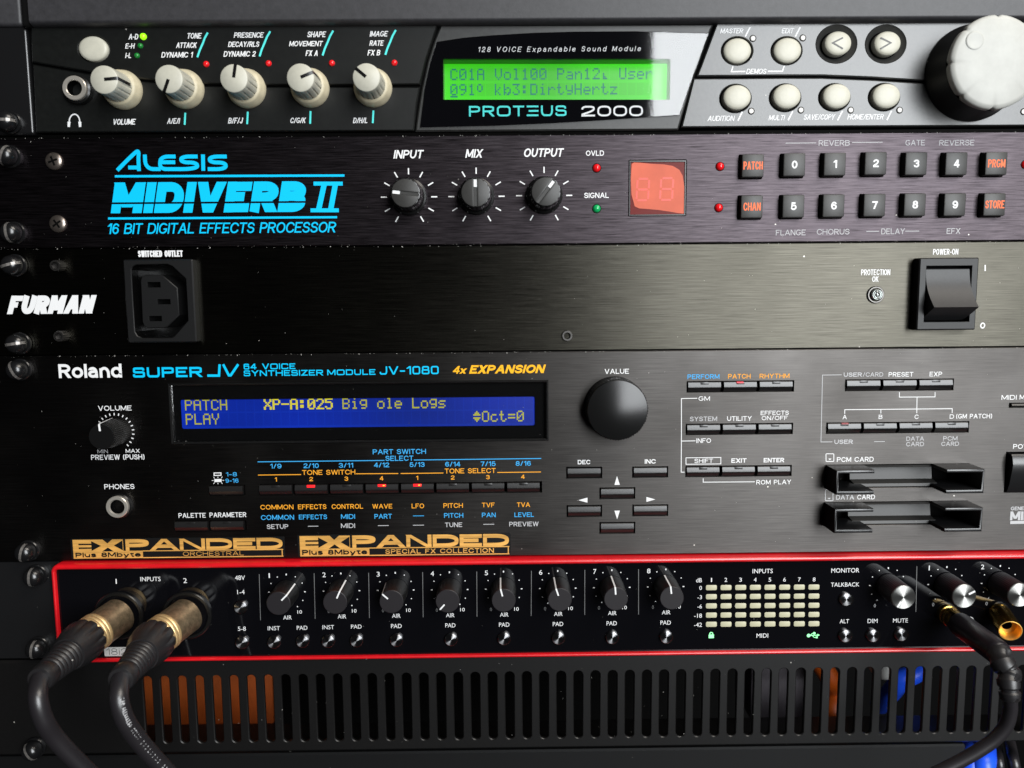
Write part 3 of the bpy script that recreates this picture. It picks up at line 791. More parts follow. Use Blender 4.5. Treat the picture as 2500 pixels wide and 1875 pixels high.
# big data dial
bx, bz = P(0, 2371, 180, 3)
mb = MB(); mb.lathe(bx, bz, [(18.9, 2.8), (18.9, 4.5), (18.2, 5.5), (17.4, 15.8)], 72)
dial = mb.build('data_dial', 'soft_black', sm, (bx, bz, 3))
def notch(a, k):
    t = (a*8/(2*math.pi)) % 1.0; t = min(t, 1-t)
    return 1 - 0.045*math.exp(-(t/0.05)**2) if k < 4 else 1
mb = MB(); mb.lathe(bx, bz, [(17.2, 15.6), (17.6, 16.6), (17.6, 18.6), (17.2, 19.3), (15.8, 19.8), (8, 20.1), (0, 20.1)], 160, notch)
cap = mb.build('dial_cap', 'dial_white', dial, (bx, bz, 3), sharp=50)
mb = MB(); qx, qz = P(4, 1835, 312, 20.1)
mb.lathe(qx, qz, [(3.5, 19.95), (3.3, 20.22), (2.6, 20.1), (0, 20.02)], 36); mb.build('finger_dimple', 'dial_white', cap, (qx, qz, 20), sharp=80)

# ================================================================== effects processor (1U) with blue lettering
fx = empty('effects_processor', 0, Z[2] + 22, 0, 'black brushed effects processor with bright blue lettering and numbered square buttons', 'effects unit')
U = Unit(fx); D = 0.5
mb = MB()
d88 = [P(7, 1060, 255, D), P(7, 1506, 255, D), P(7, 1506, 686, D), P(7, 1060, 686, D)]
keys = []
for i, (t, x0, x1, y0, y1) in enumerate((('PATCH',32,212,205,390),('0',352,532,195,385),('1',665,845,190,382),('2',980,1160,185,375),('3',1292,1472,187,377),('4',1603,1782,187,377),('PRGM',1912,2090,187,375),
        ('CHAN',22,205,522,707),('5',345,525,515,707),('6',655,835,512,702),('7',972,1150,508,697),('8',1283,1462,505,693),('9',1592,1770,505,692),('STORE',1897,2077,503,692))):
    keys.append((t, P(8, (x0+x1)/2, (y0+y1)/2, D+3.6)))
hs = 4.9
mb.plate(rect(X0, X1, Z[2]+0.25, Z[1]-0.25), [rect(d88[0][0], d88[1][0], d88[2][1], d88[0][1], .5)] + [rect(x-hs, x+hs, z-hs, z+hs, .5) for _, (x, z) in keys], -2.5, D, 0.25, 0.15)
mb.build('faceplate', 'alesis_metal', fx)
mb = MB(); mb.box(X0+1, X1-1, Z[2]+1, Z[1]-1, -20, -6); mb.build('chassis', 'dark', fx)
lm = flatMB()
for p in ([(905,335),(1035,203,.9),(1072,180,1),(1068,250,.5),(1073,340)], [(990,313),(1068,313)], [(1117,213),(1124,325,.9),(1240,325)],
          [(1355,228),(1240,228,.8),(1232,325,.9),(1300,325)], [(1238,272),(1352,272)], [(1525,228),(1398,228,1),(1398,274,1),(1522,274,1),(1522,325,1),(1290,325)],
          [(1566,212),(1569,338)], [(1750,228),(1618,228,1),(1618,274,1),(1742,274,1),(1742,325,1),(1603,325)]):
    U.line('', 5, p, 9.3, d=D, mb=lm, rnd=.9)
U.line('', 0, [(280.5,430.5),(841,428.5)], 5.6, d=D, mb=lm); U.line('', 0, [(264,533.5),(823,530.3)], 5.2, d=D, mb=lm)
U.T('', '16 BIT DIGITAL EFFECTS PROCESSOR', 0, 260, 823, 543.5, 569.5, d=D, mb=lm, wt=.14, it=.2, gap=.07)
lm.build('logo', 'cyan_print', fx, label='bright blue maker name, rules and product description')
lm = flatMB()
U.T('', 'MIDIVERB', 0, 268, 755, 444, 519, d=D, mb=lm, wt=.31, it=.2, gap=.055, rnd=.9)
for a in ((758,838),):
    U.line('', 6, [(523,437),(748,437)], 9.5, d=D, mb=lm); U.line('', 6, [(500,643),(718,643)], 9.5, d=D, mb=lm)
    U.line('', 6, [(606,440),(562,640)], 13, d=D, mb=lm); U.line('', 6, [(692,440),(655,640)], 13, d=D, mb=lm)
zc = P(5, 1500, 584.5, D)[1]
for zz, up in ((zc+.38, True), (zc-.38, False)):
    g = lm.bm.verts[:] + lm.bm.edges[:] + lm.bm.faces[:]
    bmesh.ops.bisect_plane(lm.bm, geom=g, plane_co=(0, 0, zz*MM), plane_no=(0, 0, 1), dist=1e-8)
xg = P(6, 495, 600, D)[0]*MM
bmesh.ops.delete(lm.bm, geom=[f for f in lm.bm.faces if abs(f.calc_center_median().z - zc*MM) < .3801*MM and f.calc_center_median().x < xg], context='FACES')
lm.build('logo', 'cyan_print', fx, label='bright blue italic product name split by a thin line')
for t, c, x0, x1, y0, y1 in (('INPUT',6,1138,1375,178,243),('MIX',6,1693,1833,172,237),('OUTPUT',7,245,560,165,231)): U.T('white_print', t, c, x0, x1, y0, y1, d=D, wt=.17, it=.2, gap=.09)
for t, c, x0, x1, y0, y1 in (('OVLD',7,728,868,182,222),('SIGNAL',7,715,905,507,548)): U.T('white_print', t, c, x0, x1, y0, y1, d=D, wt=.16, gap=.1)
for t, x0, x1, y0, y1 in (('REVERB',628,868,102,145),('GATE',1297,1447,100,143),('REVERSE',1558,1828,100,143),('FLANGE',297,527,793,836),('CHORUS',613,865,787,830),('DELAY',1110,1292,783,827),('EFX',1615,1720,781,824)):
    U.T('grey_print', t, 8, x0, x1, y0, y1, d=D, wt=.13, gap=.11)
for a, b in (((372,125),(608,123)),((885,120),(1120,118)),((995,806),(1092,805)),((1295,804),(1403,803))): U.line('grey_print', 8, [a, b], 1.7, d=D)
for c, x, y, ang, lab in ((6,1260,540,174,'first'),(6,1780,536,90,'middle'),(7,406,529,52,'last')):
    cx, cz = P(c, x, y, D)
    m = U.mb('white_print')
    for i in range(11):
        a = math.radians(90 + 30*(i-5))
        m.ribbon([(cx + r*math.cos(a), cz + r*math.sin(a)) for r in (9.1, 11.6)], .5, D+.04)
    mb = MB(); mb.lathe(cx, cz, [(7.6, D), (7.6, 2.2), (7.3, 2.8), (6.5, 3.2), (6.3, 6), (6.1, 12.2), (5.8, 12.9), (5.45, 13.0)], 96, lambda a, k: 1 - (.045*max(0, math.cos(12*a))**2 if k > 3 else 0))
    k = mb.build('knob', 'gloss_black', fx, (cx, cz, D))
    mb = MB()
    rr = [(5.5*math.cos(2*math.pi*i/48), 5.5*math.sin(2*math.pi*i/48)) for i in range(48)]
    for sg in (1, -1):
        seg = [(cx+px, cz+pz) for px, pz in rr if px*sg > .62]
        if sg < 0: seg = seg
        seg = sorted(seg, key=lambda p: p[1]*sg)
        mb.prism(seg, 12.4, 13.15, .12)
    mb.prism([(cx-.62, cz-5.4), (cx+.62, cz-5.4), (cx+.62, cz+5.4), (cx-.62, cz+5.4)], 12.4, 12.75)
    t = mb.build('knob_cap', 'key_grey', k, (cx, cz, D)); turn(t, ang)
    mb = flatMB(); mb.quad((cx-.62, cz+2.2, 12.85), (cx+.62, cz+2.2, 12.85), (cx+.62, cz+5.1, 12.85), (cx-.62, cz+5.1, 12.85))
    t = mb.build('pointer', 'white_print', k, (cx, cz, D)); turn(t, ang)
for c, x, y, m, lab in ((7,811,317,'red_lens','red lamp'),(7,811,630,'green_lens','green lamp'),(7,1762,305,'red_lens','red lamp'),(7,1752,623,'red_lens','red lamp'),(8,2222,290,'red_lens','red lamp')):
    o = led(fx, c, x, y, D, 1.62, m, lab)
    round_part('lamp_hole', 'dark', o, c, x, y, D, [(1.9, -.2), (1.9, .05), (1.6, .05)], 24)
# two-digit display behind a red filter
ax, bx_, az, bz_ = d88[0][0]+.15, d88[1][0]-.15, d88[2][1]+.15, d88[0][1]-.15
mb = MB(); mb.box(ax, bx_, az, bz_, -3, D-.25, .3); wnd = mb.build('display_window', 'red_filter', fx, label='square red filter over a two-digit display')
fr = MB()
fr.plate(rect(ax, bx_, az, bz_), [rect(ax+.6, bx_-.6, az+.6, bz_-.75)], D-.3, D+.1, .1, .1); fr.build('window_frame', 'gloss_black', wnd)
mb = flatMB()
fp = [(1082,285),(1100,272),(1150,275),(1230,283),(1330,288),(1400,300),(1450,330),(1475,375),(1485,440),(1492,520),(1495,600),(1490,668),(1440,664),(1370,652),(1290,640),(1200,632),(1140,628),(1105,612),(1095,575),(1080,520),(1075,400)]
mb.poly(ppoly(7, fp, D), D-.18); mb.build('reflection_film', 'salmon_reflection', wnd)  # irregular patch painting the reflection haze on the display film
mb = flatMB()
def seg7(x0, x1, y0, y1, w):
    ym = (y0+y1)/2; sk = 14
    def q(x, y): return P(7, x - (y-ym)*.06, y, D)
    for a, b in (((x0+9,y0),(x1-9,y0)),((x0+9,ym),(x1-9,ym)),((x0+9,y1),(x1-9,y1)),((x0,y0+9),(x0,ym-9)),((x1,y0+9),(x1,ym-9)),((x0,ym+9),(x0,y1-9)),((x1,ym+9),(x1,y1-9))):
        mb.ribbon([q(*a), q(*b)], w, D-.14)
seg7(1122, 1212, 400, 565, .8); seg7(1305, 1398, 395, 562, .8)
mb.build('digits', 'segment_red', wnd)
for t, (x, z) in keys:
    mb = MB(); mb.box(x-4.5, x+4.5, z-4.6, z+4.6, -3, D+3.6, .55, 2)
    k = mb.build('button', 'key_grey', fx, (x, z, D), label=None)
    m = flatMB(); dd = D + 3.66
    if len(t) == 1: text(m, t, x, z, 2.35 if t != '1' else 1.5, 3.15, dd, wt=.21)
    else: text(m, t, x, z, 7.9 if len(t) > 4 else 7.1, 3.2, dd, wt=.15, gap=.09)
    m.build('lettering', 'white_print' if len(t) == 1 else 'coral_print', k)
U.done()
for c, x, y, a in ((5,420,265,20),(5,450,748,35)):
    sx, sz = P(c, x, y, D)
    mb = MB(); mb.lathe(sx, sz, [(3.5, D-.2), (3.5, D+.5), (3.2, D+.8), (2, D+1.25), (0, D+1.4)], 32); s = mb.build('panel_screw', 'screw_metal', fx, (sx, sz, D), sharp=60)
    mb = MB()
    for k in (0, 1):
        b = math.radians(a + 90*k); ux, uz = math.cos(b), math.sin(b)
        mb.prism([(sx+ux*1.9-uz*.38, sz+uz*1.9+ux*.38), (sx-ux*1.9-uz*.38, sz-uz*1.9+ux*.38), (sx-ux*1.9+uz*.38, sz-uz*1.9-ux*.38), (sx+ux*1.9+uz*.38, sz+uz*1.9-ux*.38)], D+.5, D+1.42 + .01*k)
    mb.build('screw_slot', 'dark', s, (sx, sz, D))

# ================================================================== power conditioner (1U), brushed black
pc = empty('power_conditioner', 0, Z[3] + 22, 0, 'black brushed power conditioner with a mains outlet and a large rocker switch', 'power conditioner')
U = Unit(pc); D = 0.0
OD, SD = 4.2, 5.0
oo = crect(9, 965, 1500, 168, 810, OD)
so = crect(12, 1395, 1852, 155, 713, SD)
mb = MB(); mb.plate(rect(X0, X1, Z[3]+.3, Z[2]-.25), [rect(oo[0]+1, oo[1]-1, oo[2]+1, oo[3]-1), rect(so[0]+1, so[1]-1, so[2]+1, so[3]-1)], -3, D, .25, .1)
mb.build('faceplate', 'brushed_black', pc)
lm = flatMB(); U.T('', 'FURMAN', 9, 48, 752, 446, 588, d=D, mb=lm, wt=.30, it=.33, gap=.03, rnd=.85)
lm.build('logo', 'white_print', pc, label='heavy white slanted maker name')
U.T('white_print', 'SWITCHED OUTLET', 9, 1065, 1410, 100, 149, d=D, wt=.22, gap=.05)
U.T('white_print', 'PROTECTION', 12, 955, 1180, 245, 290, d=D, wt=.15, gap=.08)
U.T('white_print', 'OK', 12, 1040, 1090, 299, 342, d=D, wt=.15, gap=.08)
U.T('white_print', 'POWER-ON', 12, 1510, 1705, 87, 132, d=D, wt=.15, gap=.08)
U.T('white_print', '0', 12, 1873, 1912, 655, 702, d=D, wt=.2)
U.line('white_print', 12, [(1912,211),(1912,258)], 3.4, d=D)
U.done()
# mains outlet
cavity = ppoly(9, [(1012,250),(1022,225),(1050,210),(1290,206),(1330,222),(1432,318),(1442,480),(1450,640),(1344,762),(1325,772),(1100,776),(1060,758),(1040,725),(1024,480)], OD)
mb = MB(); mb.plate(rect(oo[0], oo[1], oo[2], oo[3], .7), [cavity], -2, OD, .5, .3); ol = mb.build('mains_outlet', 'soft_black', pc, label='three-pin mains outlet with an octagonal recess')
mb = MB()
cc = [(p[0], p[1]) for p in cavity]
for i in range(len(cc)):
    a, b = cc[i], cc[(i+1) % len(cc)]; mb.quad((*a, OD-.3), (*b, OD-.3), (*b, -13), (*a, -13))
mb.poly(cc, -13); mb.build('recess', 'gloss_black', ol)
TD = 2.2
mb = MB(); slots = [crect(9, *s, TD) for s in ((1137,1238,343,385),(1215,1315,475,515),(1150,1248,605,646))]
mb.plate(ppoly(9, [(1084,330),(1096,300),(1125,287),(1250,287),(1368,388),(1375,490),(1382,598),(1292,690),(1265,697),(1140,700),(1112,685),(1098,650)], TD), [rect(*s) for s in slots], -13, TD, .3, .05)
mb.build('contact_block', 'soft_black', ol)
mb = MB()
for s in slots: mb.box(s[0]-.2, s[1]+.2, s[2]-.2, s[3]+.2, -10, -4)
mb.build('contact_slot', 'dark', ol)
# rocker switch
ri = crect(12, 1450, 1800, 218, 650, SD)
mb = MB(); mb.plate(rect(so[0], so[1], so[2], so[3], .6), [rect(ri[0], ri[1], ri[2], ri[3])], -2, SD, .5, .15); sw = mb.build('power_switch', 'soft_black', pc, label='large black rocker switch pressed in at its upper end')
mb = MB(); mb.box(ri[0]-.3, ri[1]+.3, ri[2]-.3, ri[3]+.3, -8, -1); mb.build('switch_well', 'dark', sw)
rz1 = P(12, 1625, 238, 4)[1]; rz0 = P(12, 1670, 542, 12)[1]; rx0 = ri[0] + .35; rx1 = ri[1] - .35
mb = MB(); prof = [(rz1, -1), (rz1, 3.6), (rz1-.4, 4.0)]
for k in range(1, 8):
    t = k/8; prof.append((rz1 + (rz0-rz1)*t, 4.0 + 8*t - 2.2*math.sin(math.pi*t)))
prof += [(rz0+.3, 11.8), (rz0-.1, 11.4), (ri[2]+.6, 1.5), (ri[2]+.6, -1)]
mb.xprism(rx0, rx1, prof); mb.build('rocker', 'rocker_black', sw, sharp=25)
# protection lamp
lx, lz = P(12, 1064, 441, 0)
mb = MB(); mb.lathe(lx, lz, [(3.6, -.1), (3.6, .5), (3.3, .8), (2.9, .8), (2.7, .2), (2.6, -.5)], 36); lp = mb.build('indicator_lamp', 'bolt_steel', pc, (lx, lz, 0), label='clear round lamp in a chrome ring')
mb = MB(); mb.lathe(lx, lz, [(2.65, -.4), (2.4, 1.6), (2.0, 2.2), (1.9, 1.9), (1.4, 2.3), (1.3, 2.0), (.7, 2.5), (.5, 2.2), (0, 2.6)], 32); mb.build('lens', 'clear_lens', lp, (lx, lz, 0), sharp=20)
# socket head bolts
for c, x, y, h in ((9,470,219,4.5),(9,497,758,4.5),(11,583,757,1.2)):
    sx, sz = P(c, x, y, 0)
    mb = MB(); mb.lathe(sx, sz, [(2.3, 0), (2.3, h-.3), (2.05, h), (1.45, h)], 60, lambda a, k: 1 - (.06*(math.cos(15*a) > 0) if k < 2 else 0))
    mb.lathe(sx, sz, [(1.45, h), (1.35, h-1.4), (0, h-1.5)], 6)
    mb.build('socket_bolt', 'bolt_steel', pc, (sx, sz, 0), label='small black socket head bolt')

# ================================================================== synthesizer module (2U)
sy = empty('synthesizer_module', 0, Z[5] + 44, 0, 'two-unit black synthesizer with a blue display, many slim buttons and two card slots', 'synthesizer')
U = Unit(sy); D = 0.3
disp = [P(13, 1297, 245, D), P(15, 437, 212, D), P(15, 436, 680, D), P(13, 1318, 713, D)]
dx0 = (disp[0][0]+disp[3][0])/2; dx1 = (disp[1][0]+disp[2][0])/2; dz1 = (disp[0][1]+disp[1][1])/2; dz0 = (disp[2][1]+disp[3][1])/2
groups = []                                      # slot (crop box), key centres
def slot(c, x0, x1, y0, y1): return crect(c, x0, x1, y0, y1, D)
def span(c0, x0, c1, x1, c, y0, y1):
    a = P(c0, x0, y0, D)[0]; b = P(c1, x1, y0, D)[0]
    m = crect(c, 100, 200, y0, y1, D); return a, b, m[2], m[3]
def row_slot(c0, x0, y0a, y1a, c1, x1, y0b, y1b):
    p, q, r, s = P(c0, x0, y0a, D), P(c0, x0, y1a, D), P(c1, x1, y0b, D), P(c1, x1, y1b, D)
    return (p[0]+q[0])/2, (r[0]+s[0])/2, (q[1]+s[1])/2, (p[1]+r[1])/2
rows = [
  (row_slot(18,104,326,412, 19,388,300,385), 8, 'edit'),
  (row_slot(17,1613,330,412, 17,1890,330,412), 1, ''), (row_slot(17,1350,606,690, 17,1900,600,684), 2, ''),
  (row_slot(15,578,887,974, 15,852,884,971), 1, ''), (row_slot(19,1087,188,272, 19,1361,186,271), 1, ''),
  (row_slot(19,834,350,438, 19,1107,348,436), 1, ''), (row_slot(19,581,487,576, 19,851,484,573), 1, ''), (row_slot(19,1088,482,570, 19,1361,479,568), 1, ''), (row_slot(19,834,617,706, 19,1107,614,703), 1, ''),
  (row_slot(15,1507,226,314, 16,437,216,300), 3, ''), (row_slot(15,1500,553,638, 16,428,546,632), 3, ''), (row_slot(15,1497,880,963, 16,418,870,955), 3, ''),
  (row_slot(16,833,209,301, 16,1668,206,292), 3, ''), (row_slot(16,687,542,630, 16,1786,535,618), 4, ''), (row_slot(16,2097,392,428, 16,2420,388,424), 1, 'slim')]
psw = row_slot(16,2066,770,1083, 16,2480,766,1078)
cards = [row_slot(16,680,872,1048, 16,1785,855,1040), row_slot(20,668,462,640, 20,1772,450,632)]
mb = MB()
mb.plate(rect(X0, X1, Z[5]+.2, Z[3]-.2), [rect(dx0, dx1, dz0, dz1)] + [rect(*r[0]) for r in rows] + [rect(*psw)] + [rect(*c) for c in cards], -3, D, .25, .12)
mb.build('faceplate', 'satin_black_metal', sy)
mb = MB(); mb.box(X0+1, X1-1, Z[5]+1, Z[3]-1, -40, -16); mb.build('chassis', 'dark', sy)
# keys: a ridge that catches the light above and falls away below
lit = {1: 0, 3: 1, 4: 1}
for (a, b, l, u), n, kind in rows:
    pw = (b-a)/n
    for i in range(n):
        x0 = a + pw*i + (.35 if n > 1 else .5); x1 = a + pw*(i+1) - (1.0 if n > 1 else .7)
        z0, z1 = l + .3, u - .25; hh = z1 - z0
        mb = MB(); mb.xprism(x0, x1, [(z0, -6), (z0, .1), (z0+hh*.12, .75), (z0+hh*.40, 1.45), (z0+hh*.46, 1.6), (z0+hh*.52, 1.62), (z0+hh*.95, 1.22), (z1, 1.0), (z1, -6)])
        k = mb.build('button', 'roland_key', sy, ((x0+x1)/2, (z0+z1)/2, D), sharp=22)
        if kind != 'slim' and n > 1:
            xm = (x0+x1)/2; on = kind == 'edit' and i in lit
            mb = MB(); w = 1.75
            mb.prism([(xm-w, z1-1.15), (xm+w, z1-1.15), (xm+w, z1-.05), (xm-w, z1-.05)], .4, 1.42, .1)
            led_o = mb.build('indicator_lamp', 'red_lit' if on else 'roland_key', k, (xm, z1, D), label='lit red lamp' if on else None)
            if on and lit[i]:
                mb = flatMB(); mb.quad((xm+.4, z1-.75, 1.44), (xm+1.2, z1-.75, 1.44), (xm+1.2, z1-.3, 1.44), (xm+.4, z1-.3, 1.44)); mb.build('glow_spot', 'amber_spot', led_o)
for (c, x, y), mm_ in zip(((15,1918,233),(16,832,551)), ('red_dim', 'red_faint')):
    xm, zm = P(c, x, y, 1.5)
    mb = MB(); mb.box(xm-1.5, xm+1.5, zm-.35, zm+.35, .6, 1.62, .1); mb.build('indicator_lamp', mm_, sy, (xm, zm, D), label='dim red lamp on a key of the upper rows')
# display
mb = MB(); mb.plate(rect(dx0, dx1, dz0, dz1), [rect(dx0+.9, dx1-.9, dz0+.9, dz1-.9)], -3, D+.35, .2, .5)
win = mb.build('display_window', 'gloss_black', sy, label='wide black window around the blue display')
BD = -3.2
s0, s1 = P(13, 1397, 362, BD), P(15, 333, 345, BD); s2, s3 = P(15, 332, 560, BD), P(13, 1404, 594, BD)
sx0 = (s0[0]+s3[0])/2; sx1 = (s1[0]+s2[0])/2; sz1 = (s0[1]+s1[1])/2; sz0 = (s2[1]+s3[1])/2
mb = MB(); mb.plate(rect(dx0-2, dx1+2, dz0-2, dz1+2), [rect(sx0, sx1, sz0, sz1, .8)], BD-1, BD+.9, .1, .1); mb.build('display_mask', 'dark', win)
mb = MB(); mb.box(sx0-1, sx1+1, sz0-1, sz1+1, BD-.8, BD); scr = mb.build('screen', 'lcd_blue', win, label='glowing blue character display')
mb = flatMB()
c0 = P(13, 1425, 365, BD); c9 = P(15, 195, 440, BD)
x39 = P(14, 2090, 447, BD)[0]; adv = (x39 - c0[0]) / 38; hz = (c0[1] - P(13, 1425, 450, BD)[1]) / 7
zr2 = c0[1] - (c0[1] - P(13, 1428, 475, BD)[1])
def put(s, col, row, bold=False): lcd(mb, s, c0[0] + adv*col, c0[1] if row == 0 else zr2, adv/6.0, hz, adv, BD+.1, bold)
cells = flatMB()
for r_ in range(2):
    for k in range(40):
        xx, zz = c0[0] + adv*k - adv*.04, (c0[1] if r_ == 0 else zr2)
        cells.quad((xx, zz-hz*8, BD+.05), (xx+adv*.90, zz-hz*8, BD+.05), (xx+adv*.90, zz+hz*.2, BD+.05), (xx, zz+hz*.2, BD+.05))
cells.build('character_cells_grid', 'lcd_cell', scr)
put('PATCH', 0, 0); put('PLAY', 0, 1)
bold_mb = flatMB(); lcd(bold_mb, 'XP-A:025', c0[0] + adv*9, c0[1], adv/6.0, hz, adv, BD+.1, True); bold_mb.build('characters', 'lcd_yellow_bold', scr, label='bold bright yellow characters')
put('Big ole Logs', 18, 0); put('⇕Oct=0', 33, 1)
mb.build('characters', 'lcd_yellow', scr)
mb = MB(); mb.box(dx0+.95, dx1-.95, dz0+.95, dz1-.95, -1.2, -.8); mb.build('display_glass', 'clear_pane', win)
# logos
lm = flatMB(); U.T('', 'Roland', 13, 452, 940, 90, 197, d=D, mb=lm, wt=.20, gap=.07); lm.build('logo', 'white_print', sy, label='white maker name')
lm = flatMB()
U.T('', 'SUPER', 13, 1025, 1560, 115, 193, d=D, mb=lm, wt=.21, rnd=.35, gap=.12)
U.line('', 13, [(1600,180),(1690,180),(1695,93)], 6.0, d=D, mb=lm); U.line('', 13, [(1722,93),(1766,178),(1780,178),(1838,93)], 6.0, d=D, mb=lm)
U.T('', '64 VOICE', 0, 595, 721, 887.5, 901.5, d=D, mb=lm, wt=.19, rnd=.4, gap=.14)
U.T('', 'SYNTHESIZER', 0, 595, 789, 903.5, 917.5, d=D, mb=lm, wt=.19, rnd=.4, gap=.12)
U.T('', 'MODULE', 0, 799, 916.5, 901.8, 915.5, d=D, mb=lm, wt=.19, rnd=.4, gap=.14)
U.T('', 'JV-1080', 0, 927, 1071, 894, 914, d=D, mb=lm, wt=.17, rnd=.45, gap=.12)
lm.build('logo', 'cyan_print', sy, label='bright blue product name and description')
lm = flatMB()
U.T('', '4x', 14, 1593, 1712, 106, 165, d=D, mb=lm, wt=.2, it=.3, gap=.05); U.T('', 'EXPANSION', 0, 1145, 1333, 890.8, 911.5, d=D, mb=lm, wt=.24, it=.3, gap=.07)
lm.build('logo', 'amber_print', sy, label='amber slanted expansion lettering')
W_, B_, O_, K_ = 'white_print', 'sky_print', 'orange_print', 'grey_print'
TX = [(W_,'VOLUME',13,757,1015,412,450),(K_,'MIN',13,752,833,750,778),(W_,'MAX',13,970,1078,746,775),(W_,'PREVIEW (PUSH)',13,703,1115,789,828),(W_,'PHONES',13,805,1037,1017,1055),
 (B_,'PART SWITCH',18,980,1390,52,90),(B_,'SELECT',18,1078,1293,103,142),(O_,'TONE SWITCH',18,435,845,212,249),(O_,'TONE SELECT',18,1535,1928,200,238),
 (O_,'COMMON',18,113,368,481,517),(O_,'EFFECTS',18,403,622,478,515),(O_,'CONTROL',18,663,905,476,512),(O_,'WAVE',18,977,1130,475,510),(O_,'LFO',18,1280,1376,472,508),(O_,'PITCH',18,1525,1675,469,505),(O_,'TVF',18,1822,1920,465,500),(O_,'TVA',18,2092,2193,463,498),
 (B_,'COMMON',18,118,373,560,597),(B_,'EFFECTS',18,410,627,557,593),(B_,'MIDI',18,735,843,554,590),(B_,'PART',18,993,1127,552,588),(B_,'PITCH',18,1530,1678,545,581),(B_,'PAN',18,1822,1928,542,577),(B_,'LEVEL',19,177,327,540,575),
 (K_,'SETUP',18,163,328,632,667),(K_,'MIDI',18,735,843,625,660),(K_,'TUNE',18,1537,1670,618,653),(K_,'PREVIEW',19,137,363,612,647),
 (B_,'1-8',17,1742,1828,230,262),(B_,'9-16',17,1740,1840,279,311),(W_,'PALETTE',17,1378,1587,545,581),(W_,'PARAMETER',17,1617,1900,540,577),
 (W_,'VALUE',15,873,1060,128,166),(B_,'PERFORM',15,1512,1758,170,206),(O_,'PATCH',15,1825,1998,167,203),(O_,'RHYTHM',16,172,402,165,201),(W_,'GM',15,1597,1685,340,374),(W_,'INFO',15,1580,1693,664,699),
 (K_,'SYSTEM',15,1530,1740,496,531),(W_,'UTILITY',15,1817,2007,493,529),(W_,'EFFECTS',16,180,397,451,484),(W_,'ON/OFF',16,188,388,491,523),(W_,'SHIFT',15,1565,1708,821,854),(W_,'ROM PLAY',16,147,415,984,1019),
 (K_,'/CARD',16,968,1125,155,188),(W_,'PRESET',16,1167,1357,153,188),(W_,'EXP',16,1483,1580,150,186),(W_,'A',16,812,845,483,516),(W_,'B',16,1090,1120,482,514),(W_,'C',16,1367,1398,481,514),(W_,'D',16,1638,1672,479,512),(W_,'(GM PATCH)',16,1688,1965,475,510),
 (K_,'DATA',16,1303,1440,650,682),(K_,'CARD',16,1302,1440,692,725),(K_,'PCM',16,1587,1698,648,681),(K_,'CARD',16,1573,1710,690,722),(W_,'MIDI',16,2038,2155,330,366),(W_,'MESSAGE',16,2178,2440,326,362),(W_,'POWER',16,2128,2330,708,744),
 (W_,'PCM CARD',16,768,1052,808,845),(W_,'DATA CARD',20,762,1062,405,440)]
for colour, t, c, x0, x1, y0, y1 in TX: U.T(colour, t, c, x0, x1, y0, y1, d=D, wt=.15, gap=.12)
for colour, t, c, x0, x1, y0, y1 in ((W_,'DEC',15,665,762,830,864),(W_,'INC',15,1182,1267,825,859),(W_,'EXIT',15,1850,1967,818,852),(W_,'ENTER',16,203,362,815,849),(K_,'USER',16,820,962,156,189),(K_,'USER',16,748,892,674,707),(K_,'GENERAL',20,2110,2290,495,523)):
    U.T(colour, t, c, x0, x1, y0, y1, d=D, wt=.2, gap=.09)
U.T(K_, 'MIDI', 20, 2105, 2300, 532, 600, d=D, wt=.26, gap=.05, rnd=.4); U.line(K_, 20, [(2105,618),(2300,614)], 8, d=D)
for i, (x, w) in enumerate(((232,88),(505,117),(773,110),(1048,117),(1322,115),(1597,117),(1870,115),(2141,117))):
    U.T(B_, '%d/%d' % (i+1, i+9), 18, x-w/2, x+w/2, 165-3*i, 201-3*i, d=D, wt=.16, gap=.11)
for i, (t, x) in enumerate(zip('12341234', (232,505,776,1048,1322,1597,1868,2138))):
    U.T(O_, t, 18, x-(8 if t == '1' else 14), x+(8 if t == '1' else 14), 270-3*i, 302-3*i, d=D, wt=.17)
LN = [(B_,18,[(92,150),(1070,139)],2),(B_,18,[(1297,136),(2279,124)],2),(O_,18,[(95,252),(427,248)],2),(O_,18,[(850,242),(1177,240)],2),(O_,18,[(1195,240),(1525,236)],2),(O_,18,[(1940,232),(2277,228)],2),
 (B_,18,[(1290,567),(1375,566)],1.6),(K_,18,[(480,647),(560,646)],1.6),(K_,18,[(1020,642),(1103,641)],1.6),(K_,18,[(1290,639),(1375,638)],1.6),(K_,18,[(1833,632),(1917,631)],1.6),
 (W_,15,[(1587,355),(1465,357),(1465,640),(1463,925),(1490,925)],1.9),(W_,15,[(1465,685),(1573,683)],1.9),(W_,15,[(1633,972),(1633,1002),(2031,999)],1.9),
 (K_,16,[(805,174),(657,176),(645,692),(733,691)],1.7),(K_,16,[(1055,689),(1138,688)],1.6),(W_,16,[(1250,308),(1250,346),(1525,344),(1525,307)],1.9),(W_,16,[(1386,345),(1384,470)],1.9),(W_,16,[(828,475),(829,443),(1657,435),(1657,468)],1.9),(W_,16,[(1107,440),(1107,472)],1.9)]
for colour, c, pts, w in LN: U.line(colour, c, pts, w, d=D)
U.line(W_, 15, [(1500,814),(1769,811),(1769,861),(1500,864)], 1.8, d=D, closed=True)
for c, b in ((16, (682,746,783,842)), (20, (677,740,366,450))):
    U.line(W_, c, [(b[0]+2,b[2],0.2),(b[1]-2,b[2],0.2),(b[1]-2,b[3],0.2),(b[0]+2,b[3],0.2)], 1.9, d=D, closed=True)
    m = (b[0]+b[1])/2; U.poly(W_, c, [(m-13,b[3]-22),(m+13,b[3]-22),(m,b[3]-10)], d=D)
